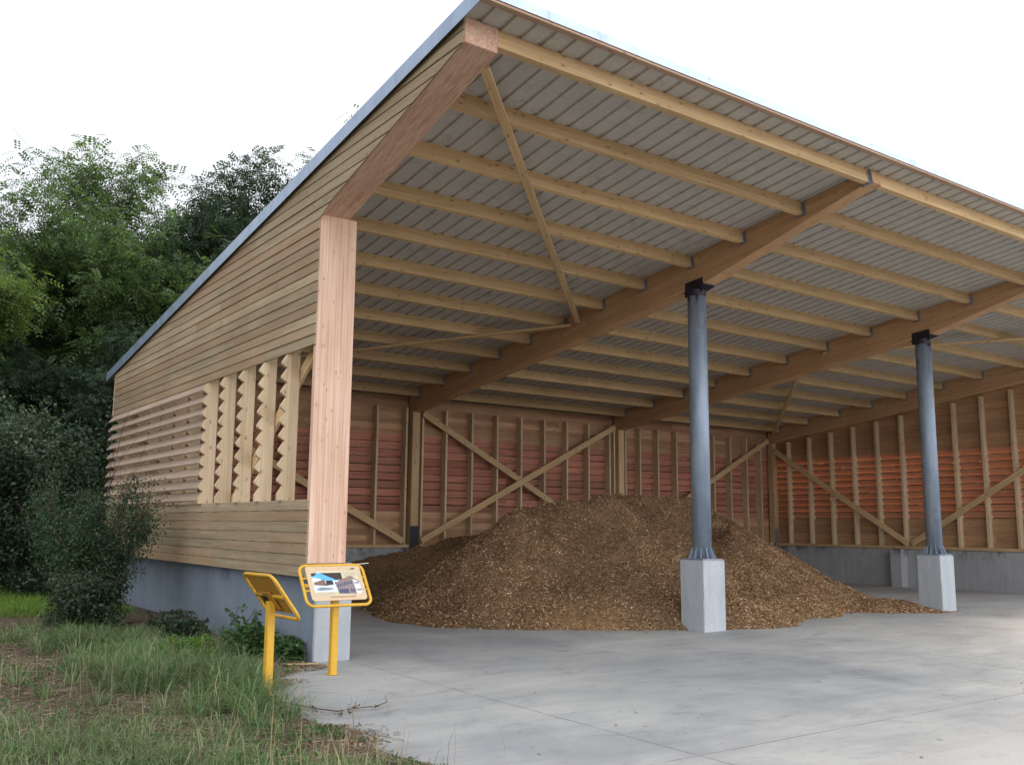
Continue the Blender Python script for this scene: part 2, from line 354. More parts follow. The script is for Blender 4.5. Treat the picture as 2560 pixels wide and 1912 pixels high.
# ------------------------------------------------------------------ ground + slab
def inside_slab_edge(y):   # X of the slab's ragged left edge
    return np.interp(y, [-40,-12,-8,-6,-5,-4.4,-3.6,-2.6,-1.64,-.92,-.1,.1,.3,12], [4,2.2,.6,-.5,-.95,-1.13,-1.2,-1.14,-1.0,-.68,.1,.16,.45,.45])
def axis(c0, c1, step, far):
    a = list(np.arange(c0, c1, step)); d = step; x = c1
    while x < far: a.append(x); d *= 1.25; x += d
    x = c0; d = step; lo = []
    while x > -far: d *= 1.25; x -= d; lo.append(x)
    return np.array(lo[::-1]+a)
gx, gy = axis(-8, 1.2, .1, 700), axis(-9, 11, .1, 700)
def ground_z(X, Y):
    edge = inside_slab_edge(Y)
    out = np.clip((edge-X)/.45, -1, 1)
    inslab = (X > edge) & (X < 60) & (Y < 9.3)
    z = -.004+.03*np.clip(out, 0, 1)+.07*fbm(X, Y, 1.6, 3)*np.clip(out, .0, 1)+.03*fbm(X, Y, 9, 2, 3)*np.clip(out+.25, 0, 1)
    z = np.where(inslab, np.minimum(z, .0)-.05*np.clip((X-edge)/.25, 0, 1), z)
    return z
GX, GY = np.meshgrid(gx, gy, indexing='ij'); GZ = ground_z(GX, GY)
nx, ny = GX.shape; idx = np.arange(nx*ny).reshape(nx, ny)
F = np.stack([idx[:-1,:-1], idx[1:,:-1], idx[1:,1:], idx[:-1,1:]], -1).reshape(-1, 4)
o = link('ground', npmesh('ground', np.stack([GX,GY,GZ], -1).reshape(-1,3), F), M['ground'], smooth=True); o['kind'] = 'structure'
ys = np.arange(-40, 9.31, .12); sv = []
ex = inside_slab_edge(ys)+.09*fbm(ys, ys*0, 1.5, 4, 5)-.05
bm = bmesh.new(); a = [bm.verts.new((float(x), float(y), 0)) for x, y in zip(ex, ys)]; b = [bm.verts.new((60, float(y), 0)) for y in ys]
for i in range(len(ys)-1): bm.faces.new((a[i], b[i], b[i+1], a[i+1]))
me = bpy.data.meshes.new('concrete_yard'); bm.to_mesh(me); bm.free(); o = link('concrete_yard', me, M['slab']); o['kind'] = 'structure'

# ------------------------------------------------------------------ the shed
S, MR, W1 = 6.4823, .1371, .2426
DECK0 = 5.905                        # underside of the roof sheet at Y = 0
FY, RY = -3.148, 9.25                # beam ends
deck = lambda y: DECK0-MR*y
shed = empty('timber_shed', (0,0,0))
tagp(shed, 'large open-fronted timber shed with mono-pitch metal roof, louvred walls and steel columns on concrete piers', 'shed')
UPN = Vector((0, MR, 1)).normalized()

def clapboards(name, mat, axis, plane, thick, outward, rows, ext, z0, pitch=.128, gap=.004, parent=shed, lens=(2.2,4.6), inner=False):
    """horizontal boards; ext(z) -> (min,max) along axis; wedge shaped: the bottom edge stands proud"""
    bm = bmesh.new()
    for r in range(rows):
        za, zb = z0+r*pitch, z0+(r+1)*pitch-gap
        a0, a1 = ext(za); b0, b1 = ext(zb)
        if a1-a0 < .05 or b1 <= b0: 
            if a1-a0 < .05: continue
            b0, b1 = a0, a0+.01
        cuts = [min(a0,b0)-.1]; x = cuts[0]+random.uniform(.6, 4)
        while x < max(a1,b1)-.5: cuts.append(x); x += random.uniform(*lens)
        cuts.append(max(a1,b1)+.1)
        for c0, c1 in zip(cuts[:-1], cuts[1:]):
            c1 -= (.002 if gap > .002 else .0003)
            lo0, lo1 = max(a0,c0), min(a1,c1); hi0, hi1 = max(b0,c0), min(b1,c1)
            if lo1-lo0 < .02 and hi1-hi0 < .02: continue
            lo1 = max(lo1, lo0+.004); hi1 = max(hi1, hi0+.004)
            tz = random.uniform(-.0015,.0015); pr = .007+random.uniform(-.002,.002)
            def P(u, z, d):
                d = plane+outward*d
                return (d, u, z) if axis == 'y' else (u, d, z)
            c = .005
            prof = [(0,za),(pr+thick-c+tz,za),(pr+thick+tz,za+c),(thick+tz,zb-c),(thick-c+tz,zb),(0,zb)]
            ends = []
            for (e0, e1) in ((lo0,hi0),(lo1,hi1)):
                ends.append([bm.verts.new(P(e0+(e1-e0)*(z-za)/(zb-za), z, d)) for d, z in prof])
            n = len(prof)
            for i in range(n): bm.faces.new((ends[0][i], ends[0][(i+1)%n], ends[1][(i+1)%n], ends[1][i]))
            bm.faces.new(ends[0][::-1]); bm.faces.new(ends[1])
    bmesh.ops.recalc_face_normals(bm, faces=bm.faces)
    me = bpy.data.meshes.new(name); bm.to_mesh(me); bm.free(); return link(name, me, mat, parent)

ZL0, ZL1, PITCH_L = 1.83, 3.64, .1815          # louvre band
GD = 9.72                                       # rear corner of the gables
def gable_ext(z):
    top = (DECK0-.03-z)/MR; lo = 0.0 if z < 5.226 else -(z-5.226)/.2689
    return max(lo, FY)+.002, min(top, GD)
# left gable: cladding above and below the louvre band
clapboards('upper_cladding', M['clad'], 'y', -.002, .013, -1, 21, gable_ext, 3.635)
clapboards('lower_cladding', M['clad'], 'y', -.002, .013, -1, 7, lambda z: (.003, GD), .945, pitch=.1265)
MB().box(-.024,-.003, GD, GD+.025, .945, 1.83).build('corner_trim', M['studw'], shed)
MB().box(-.024,.03, GD, GD+.03, 3.635, 4.5).build('corner_trim', M['studw'], shed)

def louvre_screen(name, mat, axis, plane, outward, u0, u1, z0=ZL0, z1=ZL1, pitch=PITCH_L, cuts=(), drop=.137):
    """sloping boards: inner edge high, outer edge low"""
    bm = bmesh.new(); n = int(round((z1-z0)/pitch))
    us = [u0, *cuts, u1]
    for k in range(n):
        zt = z1-.012-k*pitch; zb = zt-drop
        for a, b in zip(us[:-1], us[1:]):
            j = random.uniform(-.004,.004)
            prof = [(-.012, zt), (.082, zb+j), (.092, zb+.017+j), (.0, zt+.022-.012)]
            e = [[bm.verts.new(((plane+outward*d, u, z) if axis == 'y' else (u, plane+outward*d, z))) for d, z in prof] for u in (a+.001, b-.001)]
            for i in range(4): bm.faces.new((e[0][i], e[0][(i+1)%4], e[1][(i+1)%4], e[1][i]))
            bm.faces.new(e[0][::-1]); bm.faces.new(e[1])
    bmesh.ops.recalc_face_normals(bm, faces=bm.faces)
    me = bpy.data.meshes.new(name); bm.to_mesh(me); bm.free(); return link(name, me, mat, shed)
louvre_screen('louvre_screen', M['louvpale'], 'y', -.002, -1, 3.90, GD-.01, cuts=(6.9,), drop=.132)['label'] = 'pinkish weathered louvre boards on the left gable, not yet covering its front half'

def stud(axis, plane, outward, u, z0, z1, depth=.155, th=.06, teeth=True, parent=shed):
    """rectangular stud plus (as its child) the toothed batten that carries the louvre boards"""
    def pt(d, uu, z): return (plane+outward*d, uu, z) if axis == 'y' else (uu, plane+outward*d, z)
    def dv(q): return (0,q,0) if axis == 'y' else (q,0,0)
    m = MB(); m.prism([pt(-depth,u,z0), pt(-.042,u,z0), pt(-.042,u,z1), pt(-depth,u,z1)], dv(th))
    s = m.build('wall_stud', M['studw'], parent)
    if teeth:
        poly = [pt(-.041,u,ZL0), pt(-.041,u,ZL1)]
        n = int(round((ZL1-ZL0)/PITCH_L)); zt = ZL1
        for k in range(n):
            z = ZL1-k*PITCH_L
            poly += [pt(.0, u, z), pt(.064, u, z-.10), pt(.070, u, z-.112), pt(.068, u, z-.132), pt(.052,u,z-.15)] if k < n-1 else [pt(.0,u,z), pt(.064,u,z-.10), pt(.064,u,z-PITCH_L)]
        m = MB(); m.prism(poly, dv(th*.97)); t = m.build('toothed_batten', M['studw'], s)
        m = MB(); m.prism([pt(-.041,u,ZL1+.002), pt(-.001,u,ZL1+.002), pt(-.001,u,z1), pt(-.041,u,z1)], dv(th*.97)); m.build('batten', M['studw'], s)
        m = MB(); m.prism([pt(-.041,u,z0), pt(-.001,u,z0), pt(-.001,u,ZL0-.002), pt(-.041,u,ZL0-.002)], dv(th*.97)); m.build('batten', M['studw'], s)
    return s
for k in range(12):
    y = .81+.762*k
    if y < 9.5: stud('y', -.002, -1, y, 1.06, deck(y)-.03-.36)

# right gable (seen from inside)
XR = 3*S+.19
clapboards('upper_cladding', M['clady'], 'y', XR, .02, 1, 21,  lambda z: (.002, min((DECK0-.03-z)/MR, GD)), ZL1, gap=.0005)
clapboards('lower_cladding', M['clady'], 'y', XR, .02, 1, 6,  lambda z: (.003, GD), ZL0-.128*7, pitch=.128*7/6, gap=.0005)
louvre_screen('louvre_screen', M['louvglow'], 'y', XR, 1, .01, GD-.01, cuts=(3.2,6.3), drop=.148)['label'] = 'louvre boards of the right gable seen from inside, sun glow painted into their orange colour'
for k in range(12):
    y = 8.52-.768*k
    if y > 0: stud('y', XR, 1, y, 1.09, 5.27-.129*y, th=.07)
# rear wall
YW = 9.345
clapboards('upper_cladding', M['cladx'], 'x', YW, .02, 1, 7,  lambda z: (.16, XR), 3.63, gap=.0005)
clapboards('lower_cladding', M['cladx'], 'x', YW, .02, 1, 6,  lambda z: (.16, XR), 1.05, gap=.0005, pitch=.133)
louvre_screen('louvre_screen', M['louvred'], 'x', YW, 1, .17, XR, cuts=(2.8,6.55,9.4,13.05,16.2), drop=.150)['label'] = 'red-brown louvre boards of the rear wall'
xs = [5.59-.748*k for k in range(7)]+[7.46+.748*k for k in range(8)]+[13.83,14.53,15.27,16.05,16.84,17.57,18.30,18.95]+[6.36,6.80,12.86,13.28]
for x in xs: stud('x', YW, 1, x, 1.09, 4.28, th=.05, depth=.19)
M['studx'] = M['studw']
# sill plates, top plate
member('sill_plate', (.2,9.24,1.06), (19.45,9.24,1.06), .22, .07, M['spruce'], shed)
member('sill_plate', (XR-.06,.05,1.05), (XR-.06,9.1,1.05), .22, .08, M['spruce'], shed)
member('sill_plate', (.1,.3,1.03), (.1,9.1,1.03), .19, .06, M['spruce'], shed)
member('eaves_plate', (.2,9.42,4.45), (19.5,9.42,4.45), .12, .2, M['spruce'], shed)

# main beams
def beam(x0, x1, zt, zc, zr, mat, name='roof_beam', yc=.08):
    pts = [(x0,FY,deck(FY)-.003),(x0,FY,zt),(x0,yc,zc),(x0,RY,zr),(x0,RY,deck(RY)-.003)]
    m = MB(); m.prism([(0, p[1], p[2]) for p in pts], (x1-x0,0,0))
    bmesh.ops.bevel(m.bm, geom=list(m.bm.edges), offset=.005, segments=1, affect='EDGES')
    # local X along the slope so that the grain follows it
    a = math.atan(MR); 
    o = m.build(name, mat, shed)
    R = Matrix.Rotation(math.pi/2, 4, 'Z') @ Matrix.Rotation(a, 4, 'Y')
    o.data.transform(R.inverted()); o.matrix_local = Matrix.Translation((x0,0,0)) @ R
    return o
M['pinkr'] = wood('pink_rafter', (.74,.52,.40), (.60,.37,.27), knots=.6, lamella=22, ks=1.3, lines=('Y',.126), knotcol=(.38,.18,.12), vary=.03)
beam(0.0, .3776, 6.07, 5.226, 4.12, M['pinkr'], yc=0)['label'] = 'pink glulam rafter along the left gable'
for k in (1,2,3): beam(k*S, k*S+W1, 6.165, 5.325, 4.15, M['douglas'])
# purlins + hangers
hm = None; pm = {}
for k in range(3):
    x0 = (k*S+W1 if k else .3776)+.001; x1 = (k+1)*S-.001
    for i in range(12):
        y = FY+1.0812*i; d = .212; zb = 5.7062-MR*y
        c = Vector((0, y+.045, zb+.045*-MR))+UPN*(d/2-.003)
        key = k
        if key not in pm:
            o = member('purlin', (x0,c.y,c.z), (x1,c.y,c.z), .085, d-.012, M['spruce'], shed, UPN); pm[key] = o
        else:
            src = pm[key]; o = src.copy(); C.objects.link(o); o.location = (x0, c.y, c.z)
        # galvanised joist hanger on the left face of the next beam
        if hm is None:
            m = MB(); m.box(-.045,0,-.049,-.0445,-d/2-.006,d/2-.05).box(-.045,0,.0445,.049,-d/2-.006,d/2-.05).box(-.045,0,-.049,.049,-d/2-.0085,-d/2-.003).box(-.004,-.001,-.085,.085,-d/2-.012,d/2-.04)
            h = m.build('joist_hanger', M['hanger'], shed); hm = h
        else:
            h = hm.copy(); C.objects.link(h)
        h.parent = shed; h.location = (x1+.0005, c.y, c.z); h.rotation_euler = (-math.atan(MR),0,0)
# roof braces under the purlins
def rb(a, b, w=.10):
    zz = lambda y: 5.70-MR*y-.03
    member('roof_brace', (a[0],a[1],zz(a[1])), (b[0],b[1],zz(b[1])), w, .04, M['spruce'], shed, UPN)
rb((.42,-2.85),(6.44,2.95)); rb((6.44,3.15),(.45,8.95)); rb((12.93,2.4),(19.4,-2.3)); rb((13.24,3.1),(19.4,9.0))

# roof sheet: narrow ribs every 0.25 m
bm = bmesh.new(); x = -.06; prof = []
while x < 19.85: prof += [(x,0),(x+.178,0),(x+.192,.024),(x+.235,.024),(x+.247,0)]; x += .25
y0, y1 = -3.44, 10.28
for yy in (y0, y1): pass
rows = [[bm.verts.new((px, yy, deck(yy)+pz)) for px, pz in prof] for yy in np.linspace(y0, y1, 8)]
for ra, rb2 in zip(rows[:-1], rows[1:]):
    for i in range(len(prof)-1):
        if abs(prof[i+1][0]-prof[i][0]) > 1e-5: bm.faces.new((ra[i], ra[i+1], rb2[i+1], rb2[i]))
me = bpy.data.meshes.new('roof_sheet'); bm.to_mesh(me); bm.free(); rs = link('roof_sheet', me, M['deck'], shed)
sol = rs.modifiers.new('thickness', 'SOLIDIFY'); sol.thickness = .003; sol.offset = 1
# flashings and front edge batten
def rake(x0, x1, dz0, dz1):
    m = MB(); m.prism([(x0,-3.50,deck(-3.50)+dz0),(x0,10.31,deck(10.31)+dz0),(x0,10.31,deck(10.31)+dz1),(x0,-3.50,deck(-3.50)+dz1)], (x1-x0,0,0)); return m
m = rake(-.068,-.062,-.082,.085); m.prism([(-.068,-3.50,deck(-3.50)+.085),(-.068,10.31,deck(10.31)+.085),(-.068,10.31,deck(10.31)+.089),(-.068,-3.50,deck(-3.50)+.089)], (.2,0,0))
m.build('rake_flashing', M['flash'], shed)
m = rake(19.86,19.866,-.06,.1); m.build('rake_flashing', M['flash'], shed)
x = -.07; first = True
while x < 19.8:
    x1 = min(x+3.02, 19.87); m = MB(); zt = deck(-3.5)
    m.prism([(x+.0,-3.506,zt-.012),(x+.0,-3.502,zt-.012),(x,-3.502,zt+.075),(x,-3.3,zt+.062),(x,-3.3,zt+.066),(x,-3.506,zt+.080)], (x1-x-.004,0,0))
    m.cyl(x+.03,-3.507,zt+.045,zt+.055,.006,n=6); m.build('front_flashing', M['flashw'], shed); x = x1-.0
member('edge_batten', (-.05,-3.46,deck(-3.46)-.022), (19.85,-3.46,deck(-3.46)-.022), .07, .04, wood('edge_wood', (.50,.34,.24), (.40,.25,.17)), shed, UPN)
# rear gutter
m = MB(); gz = deck(10.3)-.09
pr = [(math.cos(a)*.075, math.sin(a)*.075) for a in np.linspace(math.pi, 2*math.pi, 12)]; pr += [(q[0]*.95, q[1]*.95) for q in pr[::-1]]
m.prism([(-.08, 10.36+a, gz+b) for a, b in pr], (19.95,0,0)); m.box(-.08,-.076,10.29,10.43,gz-.07,gz)
m.build('gutter', M['darksteel'], shed)

# corner post (pink glulam) and its pier
m = MB(); m.box(0,.4756,-.0,.08,1.10,5.226,.004); o = m.build('corner_post', M['pink'], shed)
R = Matrix.Rotation(-math.pi/2, 4, 'Y'); o.data.transform(R.inverted()); o.matrix_local = R; o['label'] = 'tall pink glulam corner post'
def pier(x0, x1, y0, y1, z1, name='concrete_pier'):
    m = MB(); m.box(x0,x1,y0,y1,-.02,z1,.012)
    bmesh.ops.subdivide_edges(m.bm, edges=m.bm.edges[:], cuts=14, use_grid_fill=True)
    for v in m.bm.verts:
        n = random.uniform(-.0018,.0018); v.co.x += n; v.co.y += random.uniform(-.0018,.0018)
    return m.build(name, M['conc'], shed)
pier(.1164,.5785,.012,.45,1.098)
# concrete base walls
m = MB(); m.box(.112,.30,.03,4.96,-.05,1.0,.006); m.build('base_wall', M['concw'], shed)
m = MB(); m.box(.33,.45,4.962,9.55,-.05,.998,.006); m.build('base_wall', M['concw'], shed)
m = MB(); m.box(.342,19.5,9.16,9.5,-.05,1.02,.006); m.build('base_wall', M['conci'], shed)
m = MB(); m.box(19.502,19.78,.4,9.5,-.05,1.006,.006); m.build('base_wall', M['conci'], shed)
m = MB(); m.box(19.2,19.499,4.70,5.02,-.02,1.003,.006); m.build('pilaster', M['conci'], shed)
for k in (1,2): m = MB(); m.box(k*S-.12,k*S+.36,9.0,9.158,-.02,1.016,.006); m.build('pilaster', M['conci'], shed)
# rear posts with steel shoes
for k in (1,2,3):
    x0 = k*S+.02
    if k == 3: x0 = 19.46
    member('rear_post', (x0+.1,9.19,1.10), (x0+.1,9.19,4.20), .2, .2, M['studw'], shed, (0,1,0))
    # grain of studw runs along local Z, give it spruce instead
    C.objects[-1].data.materials[0] = M['spruce']
    m = MB(); m.box(x0-.006,x0+.206 if k < 3 else x0+.13,9.08,9.089,1.02,1.52).box(x0-.03,x0+.23,9.02,9.3,1.021,1.034); m.build('steel_shoe', M['darksteel'] if k < 3 else M['hanger'], shed)
# steel columns
for k in (1,2):
    cx = (k)*S+W1/2-.0651; cy = -.1561+.2407
    pier(cx-.2407,cx+.2407,cy-.2407,cy+.2407,1.0529)
    root = MB().cyl(cx,cy,1.07,5.24,.149,.149,40).build('steel_column', M['column'], shed, smooth=True)
    # object origin at floor keeps texture height meaningful
    m = MB(); m.box(cx-.215,cx+.215,cy-.215,cy+.215,1.0535,1.0735,.003); m.build('base_plate', M['hanger'] if k == 1 else M['column'], root)
    m = MB()
    for j in range(12):
        a = j*math.pi/6+.13; u = Vector((math.cos(a), math.sin(a), 0)); v = Vector((-u.y,u.x,0))*.005; cc = Vector((cx,cy,0))
        m.prism([cc+u*.145+Vector((0,0,1.075))-v, cc+u*.222+Vector((0,0,1.075))-v, cc+u*.21+Vector((0,0,1.095))-v, cc+u*.155+Vector((0,0,1.235))-v, cc+u*.145+Vector((0,0,1.24))-v], v*2)
    m.build('gusset_plates', M['column'], root)
    m = MB(); xb0, xb1 = k*S, k*S+W1
    bot = lambda y: 5.325-(y-.08)*.1285 if y > .08 else 5.325-(y-.08)*.2603
    for xx in ((xb0-.010, xb0-.002),):
        m.prism([(xx[0],cy-.19,bot(cy-.19)+.11),(xx[0],cy+.19,bot(cy+.19)+.15),(xx[0],cy+.19,bot(cy+.19)-.09),(xx[0],cy-.19,bot(cy-.19)-.11)], (xx[1]-xx[0],0,0))
    m.prism([(xb0-.03,cy-.22,bot(cy-.22)-.004),(xb0-.03,.08,5.325-.004),(xb0-.03,cy+.22,bot(cy+.22)-.004),(xb0-.03,cy+.22,bot(cy+.22)-.016),(xb0-.03,.08,5.309),(xb0-.03,cy-.22,bot(cy-.22)-.016)], (W1+.045,0,0))
    m.cyl(cx,cy,5.2,5.30,.151,.151,32); m.build('head_bracket', M['darksteel'], root)
# wall braces
yb = 9.12
def wb(a, b, w=.15, y=yb): member('wall_brace', (a[0],y,a[1]), (b[0],y,b[1]), .045, w, M['spruce'], shed, (0,0,1))
wb((6.80,4.16),(12.5,1.2)); wb((6.78,1.17),(12.85,4.24), y=9.075); wb((.6,4.12),(6.32,1.17)); wb((13.4,1.2),(19.3,4.25))
xg = XR-.178
def gb(a, b, x): member('wall_brace', (x,a[0],a[1]), (x,b[0],b[1]), .045, .15, M['spruce'], shed, (0,0,1))
gb((9.02,3.92),(4.62,1.15), xg); gb((.25,3.70),(4.5,1.15), xg)
gb((.3,3.75),(4.15,1.12), .19); gb((9.0,3.9),(4.4,1.12), .19)
# a few nails / bolt heads shine on the corner brace
bpy.context.view_layer.update()

# ------------------------------------------------------------------ wood chip pile
def seg(X, Y, a, b, slope):
    ax, ay, ah = a; bx, by, bh = b; dx, dy = bx-ax, by-ay; t = np.clip(((X-ax)*dx+(Y-ay)*dy)/(dx*dx+dy*dy+1e-9), 0, 1)
    return ah+(bh-ah)*t-slope*np.hypot(X-ax-t*dx, Y-ay-t*dy)
def smax(a, b, k=.12): 
    h = np.clip(.5+.5*(a-b)/k, 0, 1); return b+(a-b)*h+k*h*(1-h)
def pile_h(X, Y):
    wx = X+.5*fbm(X, Y, .9, 3, 1); wy = Y+.4*fbm(X, Y, .9, 3, 2)
    h = seg(wx, wy, (5.7,3.7,1.88), (7.3,3.0,2.10), .70)
    h = smax(h, seg(wx, wy, (7.3,3.0,2.10), (7.9,1.55,1.22), .66), .04)
    h = smax(h, seg(wx, wy, (4.8,5.4,.9), (5.4,3.6,1.35), .72))
    h = smax(h, seg(wx, wy, (8.9,4.9,2.20), (11.6,5.0,2.24), .62), .05)
    h = smax(h, seg(wx, wy, (10.9,3.2,1.52), (11.5,3.8,1.62), .60), .04)
    h = smax(h, seg(wx, wy, (8.6,3.0,1.2), (9.8,2.2,.95), .5), .05)
    h = smax(h, seg(wx, wy, (11.2,3.7,1.60), (13.2,3.6,.55), .55), .05)
    h = smax(h, seg(wx, wy, (13.0,3.5,.55), (14.6,2.7,.05), .42))
    h = smax(h, seg(wx, wy, (4.9,8.6,.78), (7.2,8.4,1.3), .40))
    h = smax(h, seg(wx, wy, (7.2,8.4,1.3), (8.8,5.5,2.05), .55))
    h = smax(h, seg(wx, wy, (12.0,1.0,.22), (12.75,.45,.2), .3), .05)
    ch = np.abs(fbm(X*1.0+.25*Y, Y*.25, 1.5, 3, 14)); return h+.26*fbm(X, Y, 1.25, 5, 4)-.34*np.maximum(.10-ch, 0)*np.clip(h*1.5, 0, 1)*2-.02
px, py = np.arange(1.5, 16.6, .045), np.arange(-.9, 9.16, .045)
PX, PY = np.meshgrid(px, py, indexing='ij'); PH = pile_h(PX, PY)+.035*fbm(PX, PY, 12, 2, 6)
# skirt: below the floor outside
keep = (PH[:-1,:-1] > -.06)|(PH[1:,1:] > -.06)
nx, ny = PX.shape; idx = np.arange(nx*ny).reshape(nx, ny)
F = np.stack([idx[:-1,:-1], idx[1:,:-1], idx[1:,1:], idx[:-1,1:]], -1)[keep]
used = np.unique(F); remap = np.full(nx*ny, -1); remap[used] = np.arange(len(used))
V = np.stack([PX,PY,np.maximum(PH,-.05)], -1).reshape(-1,3)[used]
pile = link('wood_chip_pile', npmesh('wood_chip_pile', V, remap[F]), M['mass'], smooth=True)
tagp(pile, 'big heap of brown wood chips on the concrete floor inside the shed', 'wood chip pile')
def flakes(n, X, Y, Z, l0, l1, w, tilt=.6):
    a = rng.uniform(0, 2*np.pi, n); ln = rng.uniform(l0, l1, n); wd = ln*rng.uniform(.3, .6, n)*w
    u = np.stack([np.cos(a), np.sin(a), rng.normal(0, tilt, n)], -1); u /= np.linalg.norm(u, axis=1)[:,None]
    v = np.stack([-np.sin(a), np.cos(a), rng.normal(0, tilt, n)], -1); v -= u*(u*v).sum(1)[:,None]; v /= np.linalg.norm(v, axis=1)[:,None]
    c = np.stack([X,Y,Z], -1); p = [c+u*(sx*ln/2)[:,None]+v*(sy*wd/2)[:,None] for sx, sy in ((-1,-1),(1,-.8),(1,1),(-1,.8))]
    return np.stack(p, 1).reshape(-1,3), np.arange(4*n).reshape(n,4)
n = 430000; X = rng.uniform(1.8, 15.5, n); Y = rng.uniform(-.9, 9.1, n)
# more flakes on the side seen from the front
Y = np.where(rng.random(n) < .6, rng.uniform(-.6, 5, n), Y); H = pile_h(X, Y); k = H > -.02
X, Y, H = X[k], Y[k], H[k]+rng.uniform(-.004,.022,k.sum())
V, F = flakes(len(X), X, Y, H, .012, .042, 1.0, .45)
link('loose_chips', npmesh('loose_chips', V, F), M['chips'], pile)['kind'] = 'stuff'
# scattered chips on the slab around the pile
n = 26000; X = rng.uniform(2.0, 15.6, n); Y = rng.uniform(-2.4, 6.5, n); H = pile_h(X, Y); k = (H < 0)&(H > -.9)&(rng.random(n) < np.exp(H*11)*.8+.006)
V, F = flakes(k.sum(), X[k], Y[k], np.full(k.sum(), .006), .015, .05, 1, .12)
link('scattered_chips', npmesh('scattered_chips', V, F), M['chips'], pile)['kind'] = 'stuff'

